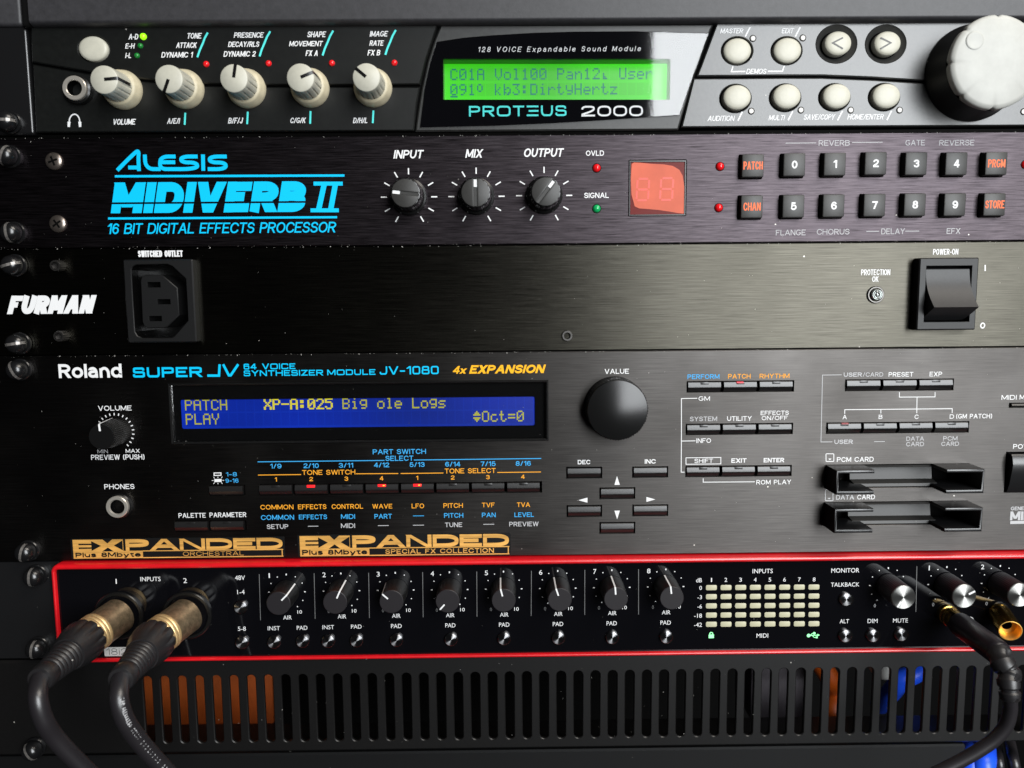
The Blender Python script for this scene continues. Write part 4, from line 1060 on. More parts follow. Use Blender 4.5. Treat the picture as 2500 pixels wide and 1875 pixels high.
for pts in ([(948,328),(990,327),(968,260)],[(670,446),(740,426),(740,465)],[(1263,440),(1195,421),(1195,459)],[(948,527),(990,526),(969,593)]): U.poly(W_, 19, pts, d=D)
U.line(W_, 17, [(1652,236),(1705,235),(1705,254),(1652,255)], 2.4, d=D, closed=True)
U.poly(W_, 17, [(1654,283),(1710,282),(1710,305),(1654,306)], d=D)
for a, b in (((1682,264),(1682,275)),((1682,311),(1682,322)),((1635,294),(1648,294)),((1716,293),(1729,293)),((1648,266),(1656,278)),((1716,264),(1708,276)),((1648,320),(1656,309)),((1716,319),(1708,308))): U.line(W_, 17, [a, b], 1.5, d=D)
# volume knob with its scale
vx, vz = P(13, 890, 614, D)
m = U.mb(W_)
for k in range(27):
    a = math.radians(90 + 14*(k-10))
    if -55 < math.degrees(a) < 235: m.ribbon([(vx + r*math.cos(a), vz + r*math.sin(a)) for r in (7.1, 8.1)], .42, D+.04)
U.done()
mb = MB(); mb.lathe(vx, vz, [(6.0, D), (6.0, 2.5), (5.7, 6), (5.35, 11.6), (5.0, 12.2), (0, 12.3)], 120, lambda a, k: 1 - (.05*(math.cos(40*a) > 0) if 1 <= k <= 3 else 0))
k = mb.build('volume_knob', 'gloss_black', sy, (vx, vz, D))
mb = MB(); pointer_strip(mb, vx, vz, [(2.4, 12.36), (5.0, 12.28), (5.42, 11.7), (5.76, 6), (6.06, 1)], .8); o = mb.build('pointer', 'white_print', k, (vx, vz, D)); turn(o, 96)
# headphone socket
jx, jy = P(17, 925, 487, D)
mb = MB(); mb.lathe(jx, jy, [(5.4, D), (5.4, 1.4), (5.0, 1.8)], 36); jk = mb.build('headphone_socket', 'gloss_black', sy, (jx, jy, D))
mb = MB(); mb.lathe(jx, jy, [(4.7, 1), (4.7, 2.9), (4.45, 3.2), (3.35, 3.2), (3.0, 2.5)], 36); mb.build('socket_ring', 'chrome', jk, (jx, jy, D))
mb = MB(); mb.lathe(jx, jy, [(3.02, 2.5), (2.9, -4), (0, -4)], 24); mb.build('socket_hole', 'dark', jk, (jx, jy, D))
# value dial
bx, bz = P(0, 1499.5, 993, D)
mb = MB()
mb.lathe(bx, bz, [(13.0, D), (13.0, 1.0), (12.9, 9.6), (12.75, 10.2), (12.3, 10.6), (10, 11.15), (7.5, 11.62), (5, 11.97), (2.5, 12.17), (0, 12.24)], 200, lambda a, k: 1 - (.025*(math.cos(72*a) > 0) if 1 <= k <= 3 else 0))
mb.build('value_dial', 'dial_black', sy, (bx, bz, D), sharp=28)
# card slots with their hollow guides
for (a, b, l, u), fl_, fr_, c in zip(cards, ((773,1067,925,1060),(757,1055,522,662)), ((1565,1857,908,1055),(1550,1840,507,650)), (16, 20)):
    h = 11.5
    mb = MB(); mb.box(a-.5, b+.5, l-.5, u+.5, -14, -9); cs = mb.build('card_slot', 'dark', sy, ((a+b)/2, (l+u)/2, D), label='memory card slot between two hollow guides')
    mb = MB(); mb.xprism(a+13, b-13, [(l+.4, -8), (l+.4, -.4), (l+1.6, -.8), (l+2.6, -5), (u-2.2, -6), (u-1.5, -.6), (u-.5, -.3), (u-.5, -8)]); mb.build('slot_throat', 'key_grey', cs)
    for sgn, q in ((1, fl_), (-1, fr_)):
        x0, x1, z0, z1 = crect(c, *q, h)
        o = a if sgn > 0 else b; ww = x1 - x0; xx = lambda t: o + sgn*t
        mb = MB(); t = 1.05
        poly = [(xx(0), l), (xx(ww), l), (xx(ww), l+t+.5), (xx(t), l+t+.5), (xx(t), u-t-.3), (xx(ww), u-t-.3), (xx(ww), u), (xx(0), u)]
        mb.prism(poly, -6, h, .35); mb.build('card_guide', 'guide_black', cs)
mb = MB(); l, u = psw[2], psw[3]
mb.xprism(psw[0]+.8, psw[1]-.8, [(l+.5, -6), (l+.5, 1), (l+4, 2.4), ((l+u)/2, 3.4), (u-5, 4.2), (u-2, 3.6), (u-.6, 2.6), (u-.6, -6)]); mb.build('power_button', 'guide_black', sy, (psw[0], (l+u)/2, D), sharp=40)
# two gold foil stickers
def sticker(px0, px1, py0, py1, words, wpx, label, bold):
    x0, x1, z0, z1 = crect(0, px0, px1, py0, py1, D)
    w, h = x1-x0, z1-z0
    mb = MB(); mb.prism(rect(x0, x1, z0, z1, .6), D, D+.12); s = mb.build('sticker', 'sticker_black', sy, (x0, z0, D), label=label)
    d = D + .13; g = flatMB(); k = flatMB()
    fx_ = lambda t: x0 + w*t; fz = lambda t: z1 - h*t
    g.poly([(fx_(.01), fz(.05)), (fx_(.245), fz(.05)), (fx_(.245), fz(.62)), (fx_(.01), fz(.62))], d)
    text(g, 'PANDED', fx_(.6235), fz(.335), w*.735, h*.57, d, wt=.30, gap=.035, rnd=.8)
    g.poly([(fx_(.01), fz(.61)), (fx_(.335), fz(.61)), (fx_(.335), fz(.97)), (fx_(.01), fz(.97))], d)
    for a in ((.335,.625,.993,.625),(.335,.955,.993,.955),(.988,.61,.988,.97)): g.ribbon([(fx_(a[0]), fz(a[1])), (fx_(a[2]), fz(a[3]))], .42, d)
    text(g, words, fx_(wpx[0]), fz(.79), w*wpx[1], h*.21, d, wt=.17 if bold else .11, gap=.16)
    k.poly([(fx_(.037), fz(.24)), (fx_(.098), fz(.24)), (fx_(.098), fz(.31)), (fx_(.037), fz(.31))], d+.075); k.poly([(fx_(.037), fz(.42)), (fx_(.098), fz(.42)), (fx_(.098), fz(.49)), (fx_(.037), fz(.49))], d+.075)
    k.poly([(fx_(.097), fz(.12)), (fx_(.097), fz(.59)), (fx_(.142), fz(.355))], d+.075); k.poly([(fx_(.243), fz(.10)), (fx_(.243), fz(.58)), (fx_(.202), fz(.345))], d+.075)
    k.poly([(fx_(.150), fz(.04)), (fx_(.196), fz(.04)), (fx_(.172), fz(.24))], d+.075); k.poly([(fx_(.145), fz(.63)), (fx_(.20), fz(.63)), (fx_(.173), fz(.44))], d+.075)
    text(k, 'Plus 8Mbyte', fx_(.172), fz(.79), w*.305, h*.23, d+.075, wt=.25, gap=.09)
    g.build('foil_lettering', 'gold_foil', s); k.build('black_lettering', 'sticker_black', s)
sticker(173.5, 695, 1312.5, 1362.5, 'ORCHESTRAL', (.665, .285), 'gold and black expansion sticker with thin lettering', False)
sticker(727, 1247, 1303, 1357, 'SPECIAL FX COLLECTION', (.665, .51), 'gold and black expansion sticker with bold collection name', True)

# ================================================================== audio interface (1U) with the red frame
au = empty('audio_interface', 0, Z[6] + 22, 0, 'glossy black audio interface in a bright red metal frame with eight gain knobs', 'audio interface')
U = Unit(au); D = 2.6; FD = 4.4
fx0 = P(0, 129, 1480, FD)[0]; ft = Z[5] - .35; fb = P(0, 1250, 1606.5, FD)[1]
it_ = P(0, 1250, 1379, FD)[1]; ib = P(0, 1250, 1598.6, FD)[1]; ix0 = P(0, 138, 1480, FD)[0]
mb = MB()
def frame_strip(outer, inner):
    o, i = ccw(outer), ccw(inner); n = len(o)
    prof = [(0, -8), (0, FD-1.4), (.12, FD-.5), (.35, FD-.1), (.7, FD), (1, FD-.5), (1.0, 1)]
    rings = []
    for t, d in prof:
        rings.append([mb.v(o[k][0]*(1-t)+i[k][0]*t, o[k][1]*(1-t)+i[k][1]*t, d) for k in range(n)])
    for a, b in zip(rings, rings[1:]):
        for k in range(n): mb.face([a[k], a[(k+1)%n], b[(k+1)%n], b[k]])
frame_strip(rect(fx0, X1+10, fb, ft, 3.2, 8), rect(ix0, X1+6, ib, it_, 1.6, 8))
mb.build('frame', 'red_metal', au, sharp=60)
mb = MB(); mb.box(X0, fx0+1, Z[6]+.3, Z[5]-.4, -3, -.4, .3); 
mb.build('rack_ear', 'guide_black', au)
mb = MB(); mb.prism(rect(ix0-.5, X1+8, ib-.5, it_+.5), 1, D); mb.build('front_glass', 'gloss_panel', au)
for i, (c, x0, y0, x1, y1) in enumerate(((21,1945,205,1955,550),(22,513,198,521,540),(22,922,195,928,533),(22,1327,190,1331,528),(22,1733,185,1735,523),(22,2143,180,2141,518),(23,700,173,699,510),(23,1103,168,1103,507),(24,1347,145,1339,488))):
    U.line('dim_print', c, [(x0,y0),(x1,y1)], 1.5, d=D)
GT = [('1',21,868,876,241,277),('INPUTS',21,1053,1205,225,258),('2',21,1375,1402,235,271),('48V',21,1763,1838,215,249),('1-4',21,1780,1835,322,355),('5-8',21,1785,1845,598,630),
 ('1',22,172,181,198,233),('2',22,575,600,192,227),('3',22,982,1005,187,223),('4',22,1387,1412,183,218),('5',22,1793,1817,178,213),('6',23,357,381,173,209),('7',23,763,786,167,203),('8',23,1167,1192,163,198),
 ('INST',22,165,257,595,626),('PAD',22,383,463,592,622),('INST',22,575,663,587,618),('PAD',22,790,870,583,613),('PAD',22,1090,1170,578,609),('PAD',22,1497,1573,573,604),('PAD',22,1900,1978,568,599),('PAD',23,460,538,563,594),('PAD',23,863,940,558,589),('PAD',23,1267,1345,553,584),
 ('INPUTS',23,1958,2110,165,198),('dB',23,1535,1578,235,266),('0',23,1559,1578,293,323),('-3',23,1545,1578,363,393),('-6',23,1545,1578,432,462),('-18',23,1520,1578,501,532),('-42',23,1520,1578,569,600),('MIDI',23,1988,2075,650,681),
 ('MONITOR',24,705,915,160,193),('TALKBACK',24,702,915,267,298),('ALT',24,768,838,543,573),('DIM',24,977,1052,540,571),('MUTE',24,1168,1280,537,568),('1',24,1436,1443,140,176),('2',24,1828,1852,133,167)]
for t, c, x0, x1, y0, y1 in GT: U.T('white_print', t, c, x0, x1, y0, y1, d=D, g=True)
for i, x in enumerate((1650,1758,1868,1978,2088,2198,2309,2420)): U.T('white_print', str(i+1), 23, x-(4 if i == 0 else 10), x+(4 if i == 0 else 10), 233-i*.5, 263-i*.5, d=D, g=True)
KN = [(22,309,338,237,430,45),(22,718,330,663,420,66),(22,1125,325,1085,412,138),(22,1530,321,1510,410,228),(22,1935,316,1932,402,104),(23,497,311,510,402,108),(23,902,305,933,392,94),(23,1306,299,1357,387,97)]
BK = [(24,1127,289,240),(24,1565,281,27),(24,1965,273,90)]
def scale_dots(cx, cz):
    m = U.mb('white_print')
    for ang in (90, 60, 120, 30, 150, 0, 180, -30, 210, -57, 237):
        a = math.radians(ang); r = 7.75
        if ang == 90: m.ribbon([(cx, cz+r-.35), (cx, cz+r+.4)], .5, D+.04)
        elif ang in (0, 180): m.ribbon([(cx+r*math.cos(a)-.35, cz), (cx+r*math.cos(a)+.35, cz)], .42, D+.04)
        elif ang in (-57, 237): m.ribbon([(cx+rr*math.cos(a), cz+rr*math.sin(a)) for rr in (r-.1, r+.4)], .4, D+.04)
        else: m.poly(ell(cx+r*math.cos(a), cz+r*math.sin(a), .25, .25, 8), D+.04)
for i, (c, x, y, cx_, cy_, ang) in enumerate(KN):
    kx, kz = P(c, x, y, D); scale_dots(kx, kz)
    U.T('white_print', '10', c, x+79, x+113, y+137, y+163, d=D, g=True); U.T('dim_print', '0', c, x-103, x-88, y+140, y+166, d=D, g=True)
    U.T('white_print', 'AIR', c, x-28, x+36, y+177, y+207, d=D, g=True)
    mb = MB(); mb.lathe(kx, kz, [(5.35, D+.25), (5.35, D+.5), (5.2, D+6), (5.0, D+12.6)], 64); k = mb.build('gain_knob', 'soft_black', au, (kx, kz, D))
    mb = MB(); mb.lathe(kx, kz, [(5.0, D+12.6), (4.95, D+12.95), (4.75, D+13.1), (0, D+13.1)], 64); mb.build('knob_cap', 'knob_face', k, (kx, kz, D))
    mb = MB(); pointer_strip(mb, kx, kz, [(1.9, D+13.18), (4.75, D+13.18), (5.02, D+12.98), (5.1, D+12.4), (5.28, D+5), (5.42, D+.5)], .62); o = mb.build('pointer', 'white_print', k, (kx, kz, D)); turn(o, ang)
for c, x, y, ang in BK:
    kx, kz = P(c, x, y, D); scale_dots(kx, kz)
    U.T('grey_print', '0', c, x-103, x-88, y+139, y+165, d=D, g=True)
    mb = MB(); mb.lathe(kx, kz, [(5.3, D+.6), (5.3, D+1.2), (5.15, D+13.2), (5.1, D+13.4)], 120, lambda a, k: 1 - .02*(math.cos(40*a) > 0)); k = mb.build('level_knob', 'barrel_black', au, (kx, kz, D))
    mb = MB(); mb.lathe(kx, kz, [(5.05, D+13.3), (5.0, D+13.75), (4.8, D+13.95), (0, D+13.95)], 64); mb.build('knob_cap', 'spun_silver', k, (kx, kz, D))
    mb = MB(); mb.box(kx-.38, kx+.38, kz+2.0, kz+4.85, D+13.9, D+14.02); o = mb.build('pointer', 'white_print', k, (kx, kz, D)); turn(o, ang)
for c, x, y in ((21,1803,457),(21,1813,723),(22,210,720),(22,425,713),(22,617,712),(22,830,708),(22,1130,705),(22,1540,700),(22,1938,693),(23,503,688),(23,907,685),(23,1313,680),(24,820,398),(24,815,672),(24,1022,670),(24,1235,663)):
    o = round_part('button', 'spun_dark', au, c, x, y, D+1.6, [(2.75, -1.6), (2.75, -.25), (2.6, -.08), (2.45, 0), (0, 0)], 36)
    round_part('button_hole', 'dark', o, c, x, y, D, [(3.15, -.2), (3.15, .05), (2.7, .06)], 30)
for r_, y in enumerate((306, 374, 443, 512, 581)):
    for i in range(8):
        x = 1649 + 109.9*i; yy = y - .65*i
        x0, x1, z0, z1 = crect(23, x-41, x+41, yy-19, yy+19, D)
        mb = MB(); mb.prism(rect(x0, x1, z0, z1, .6, 3), D, D+.12, .05); mb.build('meter_segment', 'meter_cell', au, ((x0+x1)/2, (z0+z1)/2, D))
mb = flatMB()
U.poly('', 23, [(1629,658),(1668,657),(1668,684),(1629,685)], d=D, mb=mb); U.line('', 23, [(1637,658),(1637,642,1),(1659,642,1),(1659,658)], 2.4, d=D, mb=mb)
mb.build('lock_icon', 'lock_lit', au, label='glowing green padlock symbol')
mb = flatMB()
U.line('', 24, [(530,665),(610,662)], 2.2, d=D, mb=mb); U.poly('', 24, [(600,652),(618,662),(600,672)], d=D, mb=mb)
mb.poly(ell(*P(24, 535, 665, D), .8, .8, 12), D+.05); U.line('', 24, [(548,664),(560,650),(574,649)], 1.6, d=D, mb=mb); mb.poly(ell(*P(24, 577, 648, D), .6, .6, 10), D+.05)
U.line('', 24, [(562,664),(576,679),(590,679)], 1.6, d=D, mb=mb); U.poly('', 24, [(588,672),(602,672),(602,685),(588,685)], d=D, mb=mb)
mb.build('connection_icon', 'lock_lit', au, label='glowing green connection symbol with three branches')
headphones(U, 'white_print', 24, 1750, 560, 58, D, 2.2)
x0, x1, z0, z1 = crect(21, 783, 1030, 752, 819, D)
mb = MB(); mb.prism(rect(x0, x1, z0, z1, .4), D, D+.06); lb = mb.build('model_label', 'paper_label', au, label='small white label with thin black numerals')
m = flatMB(); text(m, '18i20', (x0+x1)/2, (z0+z1)/2, (x1-x0)*.88, (z1-z0)*.72, D+.08, wt=.07, gap=.15); m.build('lettering', 'sticker_black', lb)
U.done()
# microphone sockets
SOCK = [P(21, 895, 512, D), P(21, 1407, 510, D)]
for sx, sz in SOCK:
    mb = MB(); mb.lathe(sx, sz, [(10.6, D), (10.6, D+.9), (10.2, D+1.3), (9.2, D+1.3), (8.9, D+.8), (8.9, -6), (0, -6)], 56); mb.build('microphone_socket', 'gloss_black', au, (sx, sz, D))
HOLES = [P(30, 1190, 812, D), P(30, 1852, 800, D)]
for hx, hz_ in HOLES:
    mb = MB(); mb.lathe(hx, hz_, [(4.6, D), (4.6, D+.3), (3.2, D+.35), (3.2, 0)], 36); mb.build('headphone_socket', 'gloss_black', au, (hx, hz_, D))

# ================================================================== slotted vent panel (1U) and what lies behind it
vp = empty('vent_panel', 0, Z[7] + 22, 0, 'dark grey vent panel with a long row of upright slots', 'vent panel')
VD = 0.0
p0 = P(22, 60, 1455, VD); pitch = 7.604; x_0 = (p0[0])
ztop = P(23, 1160, 925, VD)[1]; zbot = P(23, 1160, 1428, VD)[1]
holes = []
for i in range(-6, 46):
    xc = x_0 + pitch*i; r = 2.0
    holes.append([(xc + r*math.cos(math.radians(a)), (ztop - r if a <= 180 else zbot + r) + r*math.sin(math.radians(a))) for a in range(0, 361, 15) if a not in (360,)])
mb = MB(); vb = P(23, 1000, 1506, VD)[1]; vt = Z[6] - .6
mb.plate(rect(X0, X1, vb, vt), holes, -1.6, VD, 1.0, .35); mb.build('slotted_plate', 'vent_grey', vp, sharp=30)
mb = MB(); mb.box(X0, X1, vt-1, vt, -22, -1.2); mb.box(X0, X1, vb, vb+1, -22, -1.2); mb.build('folded_flange', 'vent_grey', vp)
# blank bottom panel, ends before the cables on the far side
bpx = P(31, 1330, 1300, -14)[0]
mb = MB(); mb.box(X0, bpx, -420, P(31, 600, 1160, -6)[1], -20, -6, .8)
tag(mb.build('bottom_panel', 'soft_black'), 'plain dark panel below the slotted vent panel', 'panel')
# things inside the rack seen through the slots
xb0, xb1 = P(0, 330, 1700, -70)[0], P(0, 665, 1700, -70)[0]
mb = MB(); mb.box(xb0, xb1, P(0, 500, 1770, -70)[1], Z[6]+6, -76, -70, .6)
tag(mb.build('wooden_board', 'orange_board'), 'orange wooden board showing through the slots beside the microphone cables', 'board')
xb0, xb1 = P(0, 1835, 1700, -60)[0], P(0, 1975, 1700, -60)[0]
mb = MB(); mb.box(xb0, xb1, P(0, 1900, 1760, -60)[1], Z[6]+4, -90, -60, .8)
tag(mb.build('storage_box', 'grey_box'), 'grey box showing dimly through slots below the level meter', 'box')
def cable(name, m, pts, r, label, cat='cable'):
    mb = MB(); mb.sweep(smooth(pts, 10), r, 16)
    return tag(mb.build(name, m, None, tuple(pts[0])), label, cat)
Pb = lambda c, x, y, d: P3(c, x, y, d)
cable('orange_cable', 'orange_sheath', [Pb(0,1990,1600,-45), Pb(0,2025,1655,-45), Pb(0,2040,1690,-50), Pb(0,2032,1735,-45), Pb(0,2045,1790,-45)], 5.0, 'orange cable hanging behind the slots under the talkback buttons')
cable('blue_cable', 'blue_sheath', [Pb(31,950,-60,-40), Pb(31,870,170,-40), Pb(31,760,260,-40), Pb(31,620,300,-40), Pb(31,540,430,-44), Pb(31,350,640,-60)], 4.6, 'blue cable curving behind the upper ends of the slots')
cable('blue_cable', 'blue_sheath', [Pb(31,1500,1000,-46), Pb(31,1528,1130,-34), Pb(31,1530,1250,-16), Pb(31,1520,1380,-9), Pb(31,1490,1560,-7)], 4.6, 'blue cable hanging below the vent panel behind the headphone lead')
cable('blue_cable', 'blue_sheath', [Pb(31,1660,1000,-46), Pb(31,1690,1130,-34), Pb(31,1700,1240,-16), Pb(31,1690,1370,-7), Pb(31,1660,1560,-5)], 5.2, 'brighter blue cable below the vent panel, nearest the dark cables')
cable('pale_cable', 'pale_sheath', [Pb(31,480,-80,-34), Pb(31,440,140,-34), Pb(31,410,190,-36), Pb(31,340,140,-40), Pb(31,250,-60,-40)], 4.6, 'pale cable loop at the upper end of one slot')
cable('pale_cable', 'pale_sheath', [Pb(31,1780,1000,-44), Pb(31,1790,1180,-26), Pb(31,1800,1330,-8), Pb(31,1812,1520,-6)], 0.9, 'thin pale cable beside the brighter blue cable')
cable('dark_cable', 'cable_sheath', [Pb(31,1850,1000,-44), Pb(31,1868,1180,-28), Pb(31,1885,1330,-10), Pb(31,1900,1520,-8)], 2.2, 'black cable hanging next to the blue cables below the panel')
cable('dark_cable', 'cable_sheath', [Pb(31,2000,1000,-44), Pb(31,2040,1180,-28), Pb(31,2070,1330,-10), Pb(31,2105,1520,-8)], 2.6, 'black cable at the far corner beyond the blue cables')
area('board_fill_light', (-0.13, 0.022, -0.315), (-0.155, 0.07, -0.285), 0.02, 0.08, 0.0026, (1.0, 0.62, 0.35))  # added lamp with no fixture of its own, brightens the board behind the slots

# ================================================================== rack screws
SCREWS = [(0, 27, 300, -2, 'lowest in the dark ear beside the headphone symbol'), (0, 27, 383, 70, 'beside the upper cross-head screw of the blue-lettered unit'), (0, 38, 569, 95, 'beside the lower cross-head screw of the blue-lettered unit'), (0, 40, 648, 15, 'beside the upper socket bolt above the slanted white maker name'),
          (0, 51, 838, 8, 'below the slanted white maker name beside a socket bolt'), (0, 52, 902, 115, 'beside the white maker name of the synthesizer'), (0, 72, 1343, 78, 'next to the thin-lettered gold sticker'), (0, 92, 1402, 88, 'next to the upper corner of the red frame'), (0, 97, 1577, 84, 'half behind the first microphone plug, by the red frame'), (0, 88, 1823, 120, 'lowest of all, at the end of the vent panel'),]
proto = None
for c, x, y, a, lab in SCREWS:
    d = {1402: -.4, 1577: -.4}.get(y, 2.0 if y == 300 else .4)
    sx, sz = P(c, x, y, d)
    if proto is None:
        proto = empty('rack_screw', sx, sz, d, '', 'screw', 'rack screws down the edge of the rack')
        mb = MB(); mb.lathe(sx, sz, [(4.6, d), (4.6, d+1.0), (4.3, d+1.4), (3.4, d+1.4), (3.4, d+3.0)], 40); parts = [mb.build('washer', 'black_steel', proto)]
        mb = MB(); mb.lathe(sx, sz, [(4.05, d+2.4), (4.05, d+3.4), (3.8, d+4.6), (3.1, d+5.7), (1.9, d+6.5), (0, d+6.8)], 48); parts.append(mb.build('head', 'black_steel', proto, sharp=60))
        mb = MB(); mb.prism([(sx-4.0, sz-.55), (sx+4.0, sz-.55), (sx+4.0, sz+.55), (sx-4.0, sz+.55)], d+4, d+4.1)
        prof = [(-4.06, 3.2), (-3.8, 4.62), (-3.1, 5.72), (-1.9, 6.52), (0, 6.83), (1.9, 6.52), (3.1, 5.72), (3.8, 4.62), (4.06, 3.2)]
        for q, w in zip(prof, prof[1:]): mb.quad((sx+q[0], sz-.55, d+q[1]+.01), (sx+w[0], sz-.55, d+w[1]+.01), (sx+w[0], sz+.55, d+w[1]+.01), (sx+q[0], sz+.55, d+q[1]+.01))
        parts.append(mb.build('slot', 'slot_metal', proto)); s = proto
    else:
        s = proto.copy(); COL.objects.link(s); s.location = B(sx, sz, d)
        for p in parts:
            q = p.copy(); COL.objects.link(q); q.parent = s
            if p is parts[2]: q.rotation_euler = (0, math.radians(-a), 0)
    s['label'] = 'black slotted rack screw ' + lab

# ================================================================== microphone plugs and their cables
def mic_lead(base, axis_px, cab, label, barrel_m):
    p0 = Vector((*base, 2.9)); p1 = P3(*axis_px[0]); p2 = P3(*axis_px[1])
    root = empty('microphone_cable', *base, D, label, 'cable', 'microphone cables')
    ax = lambda t: p0 + (p1-p0)*t if t <= 1 else p1 + (p2-p1)*(t-1)
    mb = MB(); mb.sweep([ax(t) for t in (0, .3, .62, .66, .72, .76, 1.0)], [7.6, 7.6, 7.6, 7.75, 7.75, 7.6, 7.6], 40)
    mb.build('plug_barrel', barrel_m, root, sharp=40)
    mb = MB(); mb.sweep([ax(t) for t in (.66, .67, .74, .75, .76, .83, .84, .85, .92, .93, 1.0)], [7.75, 7.95, 7.95, 7.75, 7.95, 7.95, 7.75, 7.95, 7.95, 7.75, 7.9], 40); mb.build('plug_collar', 'brass_ring', root, sharp=50)
    flute = lambda a, i: 1 - (.07*max(0, math.cos(11*a))**2 if 1 <= i <= 4 else 0)
    ts = [.98, 1.0, 1.06, 1.14, 1.22, 1.30, 1.38, 1.42]; rs = [8.0, 8.5, 8.7, 8.7, 8.4, 7.7, 6.9, 6.6]
    mb = MB(); mb.sweep([ax(t) for t in ts], rs, 88, flute); boot = mb.build('plug_boot', 'rubber', root, sharp=40)
    ts, rs = [1.40], [6.3]
    for k in range(6):
        t = 1.43 + .065*k; r = 6.1 - .2*k
        ts += [t, t+.015, t+.042, t+.057]; rs += [r-.55, r, r, r-.55]
    ts += [1.83, 1.86, 1.97, 2.0]; rs += [4.6, 5.0, 4.9, 4.5]
    mb = MB(); mb.sweep([ax(t) for t in ts], rs, 40); mb.build('strain_relief', 'rubber', root, sharp=50)
    path = smooth([ax(1.9), ax(2.0)] + [P3(*q) for q in cab], 10)
    mb = MB(); mb.sweep(path, 3.25, 24); cb = mb.build('cable_sheath', 'cable_sheath', root)
    return root, path, cb
mic_lead(SOCK[0], ((21,645,690,21), (21,298,1000,54)), ((21,285,1130,60),(21,325,1290,60),(21,420,1440,56),(21,620,1650,50),(21,780,1800,46)), 'microphone cable plugged into the first input, nearest the red frame corner', 'nickel_bronze')
root, path, cb = mic_lead(SOCK[1], ((21,1165,692,21), (21,905,1000,54)), ((21,893,1130,60),(21,935,1290,60),(21,1040,1450,56),(21,1215,1650,50),(21,1380,1820,46)), 'microphone cable plugged into the second input, white print along its sheath', 'nickel_bronze')
mb = flatMB()
t_, acc = 'CREATIVE CABLE FOR PRO AUDIO', 0
rnd = random.Random(3)
for i in range(12, len(path)-2):                                   # small worn print running along the sheath, too small to read
    a, b = path[i], path[i+1]; t = (b-a).normalized()
    side = Vector((t.y, -t.x, 0)); side.normalize()
    if side.x < 0: side = -side
    n = (side*.72 + Vector((0, 0, 1))*.69).normalized(); w = t.cross(n).normalized()
    L_ = (b-a).length; k = max(1, int(L_/1.0))
    for j in range(k):
        if rnd.random() < .12: continue
        c = a + t*(L_*(j+.5)/k) + n*3.3
        h = .55 + .25*rnd.random()
        for q0, q1 in (((-.28,-h),(-.28,h)), ((-.28, rnd.choice((-h,0,h))*.9), (.3, rnd.choice((-h,0,h))*.9))):
            s, e = c + t*q0[0] + w*q0[1], c + t*q1[0] + w*q1[1]
            dr = (e-s).normalized(); pr = dr.cross(n).normalized()*.13
            mb.face([mb.bm.verts.new(B(*v)) for v in (s-pr, e-pr, e+pr, s+pr)])
mb.build('sheath_print', 'grey_print', cb)

# ================================================================== headphone lead and the empty gold adapter
hd = empty('headphone_lead', *HOLES[0], D, 'black headphone plug with gold collar and cable curving down to the corner', 'headphone cable')
q0 = Vector((*HOLES[0], D)); q1 = P3(30, 1355, 945, 12); q2 = P3(30, 1880, 1335, 40)
ax = lambda t: q0 + (q1-q0)*t if t <= 1 else q1 + (q2-q1)*(t-1)
mb = MB(); mb.sweep([ax(t) for t in (0, .22, .25, .33, .36, .5, .53, 1.0)], [4.3, 4.3, 3.7, 3.7, 4.3, 4.3, 4.1, 4.0], 60, lambda a, i: 1 - (.03*max(0, math.cos(20*a)) if i > 3 else 0)); mb.build('plug_collar', 'old_gold', hd, sharp=30)
mb = MB(); mb.sweep([ax(t) for t in (.98, 1.0, 1.05, 1.5, 1.93, 1.98, 2.0)], [4.2, 4.8, 5.0, 5.0, 5.0, 4.7, 4.2], 36); mb.build('plug_barrel', 'barrel_black', hd, sharp=30)
sr = smooth([ax(1.97), P3(30, 1900, 1440, 43), P3(30, 1985, 1560, 45), P3(31, 2010, 330, 47), P3(31, 2025, 470, 48), P3(31, 2030, 545, 48)], 6)
rs = [4.4 - 1.2*i/(len(sr)-1) + (.35 if (i % 6) < 4 else -.25) for i in range(len(sr))]
mb = MB(); mb.sweep(sr, rs, 32, lambda a, i: 1 - (.16 if (math.cos(2*a + (1.57 if (i//6) % 2 else 0)) > .55 and i % 6 >= 3) else 0)); mb.build('strain_relief', 'rubber', hd, sharp=30)
cp = smooth([sr[-3], sr[-1], P3(31, 2035, 700, 47), P3(31, 1980, 900, 46), P3(31, 1830, 1080, 45), P3(31, 1600, 1240, 44), P3(31, 1350, 1380, 43), P3(31, 1050, 1530, 42)], 10)
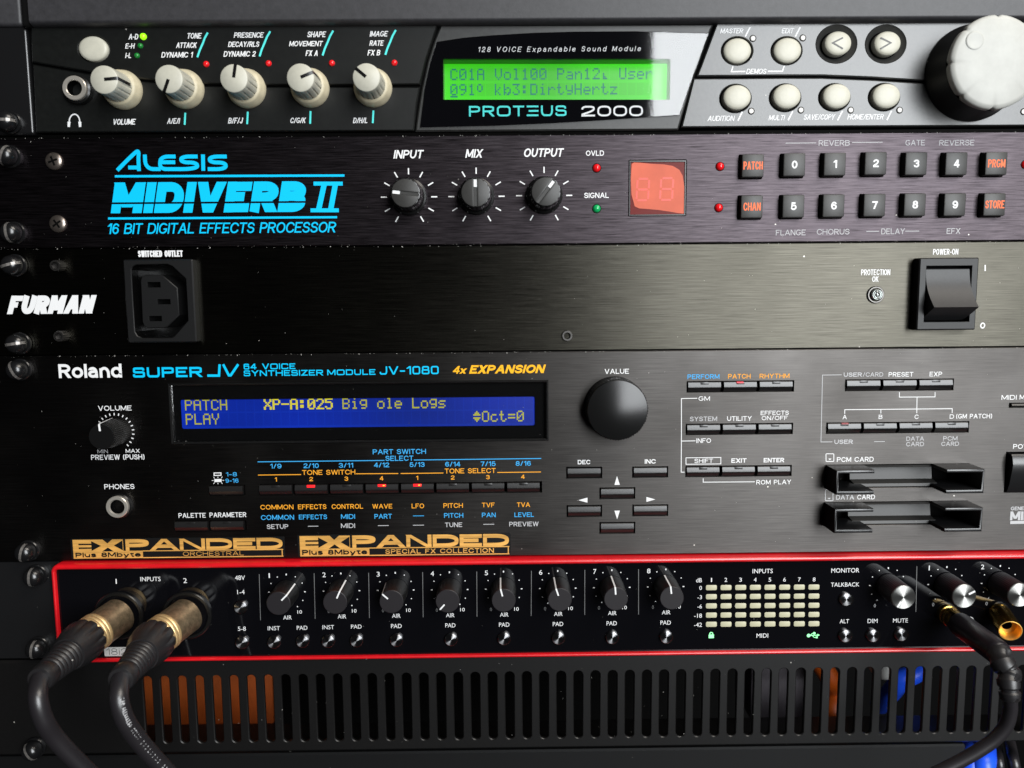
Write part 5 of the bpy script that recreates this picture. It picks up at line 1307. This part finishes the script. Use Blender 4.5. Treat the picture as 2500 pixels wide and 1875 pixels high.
mb = MB(); mb.sweep(cp, 2.55, 20); mb.build('cable_sheath', 'cable_sheath', hd)
ga = empty('jack_adapter', *HOLES[1], D, 'open gold jack adapter in the second headphone socket', 'adapter')
g0 = Vector((*HOLES[1], D)); g1 = P3(30, 2006, 1038, 17)
ax = lambda t: g0 + (g1-g0)*t
mb = MB(); mb.turned(g0, g1, [(0, 4.2), (.05, 4.2), (.08, 3.8), (.12, 3.8), (.14, 4.5), (.95, 4.65), (1.0, 4.5)], 72)
mb.build('adapter_body', 'old_gold', ga, sharp=30)
mb = MB(); mb.turned(g0, g1, [(1.0, 4.52), (1.005, 4.2), (.96, 3.95), (.70, 3.85), (.69, 1.9)], 48); mb.build('adapter_bore', 'gold', ga, sharp=30)
mb = MB(); mb.turned(g0, g1, [(.695, 2.0), (.69, 1.9), (.3, 1.9), (.29, .01)], 24); mb.build('adapter_hole', 'dark', ga)

# ================================================================== lint and dust lying on the fronts and along the panel edges
mb = flatMB(); rnd = random.Random(11)
def fleck(x, z, d, s):
    a = rnd.random()*6.28; l = s*(.5+rnd.random()); w = s*(.25+.4*rnd.random())
    ux, uz = math.cos(a)*l/2, math.sin(a)*l/2; vx_, vz_ = -math.sin(a)*w/2, math.cos(a)*w/2
    mb.quad((x-ux, z-uz, d), (x+vx_, z+vz_, d+.02), (x+ux, z+uz, d), (x-vx_, z-vz_, d+.02))
for _ in range(420):
    u = rnd.random(); x = X0 + 480*rnd.random()
    i, d = rnd.choice(((1, .56), (2, .06), (3, .36), (4, .36), (5, 2.66), (6, .06)))
    fleck(x, Z[i] - 1.5 - 41*rnd.random(), d, .18 + .35*rnd.random()**3)
for i, d in ((1, .55), (2, .1), (3, .35)):
    for _ in range(140): fleck(X0 + 480*rnd.random(), Z[i] - .28 + rnd.gauss(0, .06) + (.0 if rnd.random() < .7 else -.2), d, .16 + .5*rnd.random()**2)
for _ in range(60): fleck(X0 + 480*rnd.random(), Z[2] + .3, .56, .3)
tag(mb.build('dust', 'lint'), 'white dust and lint specks on the black panels and along their edges', 'dust', kind='stuff')
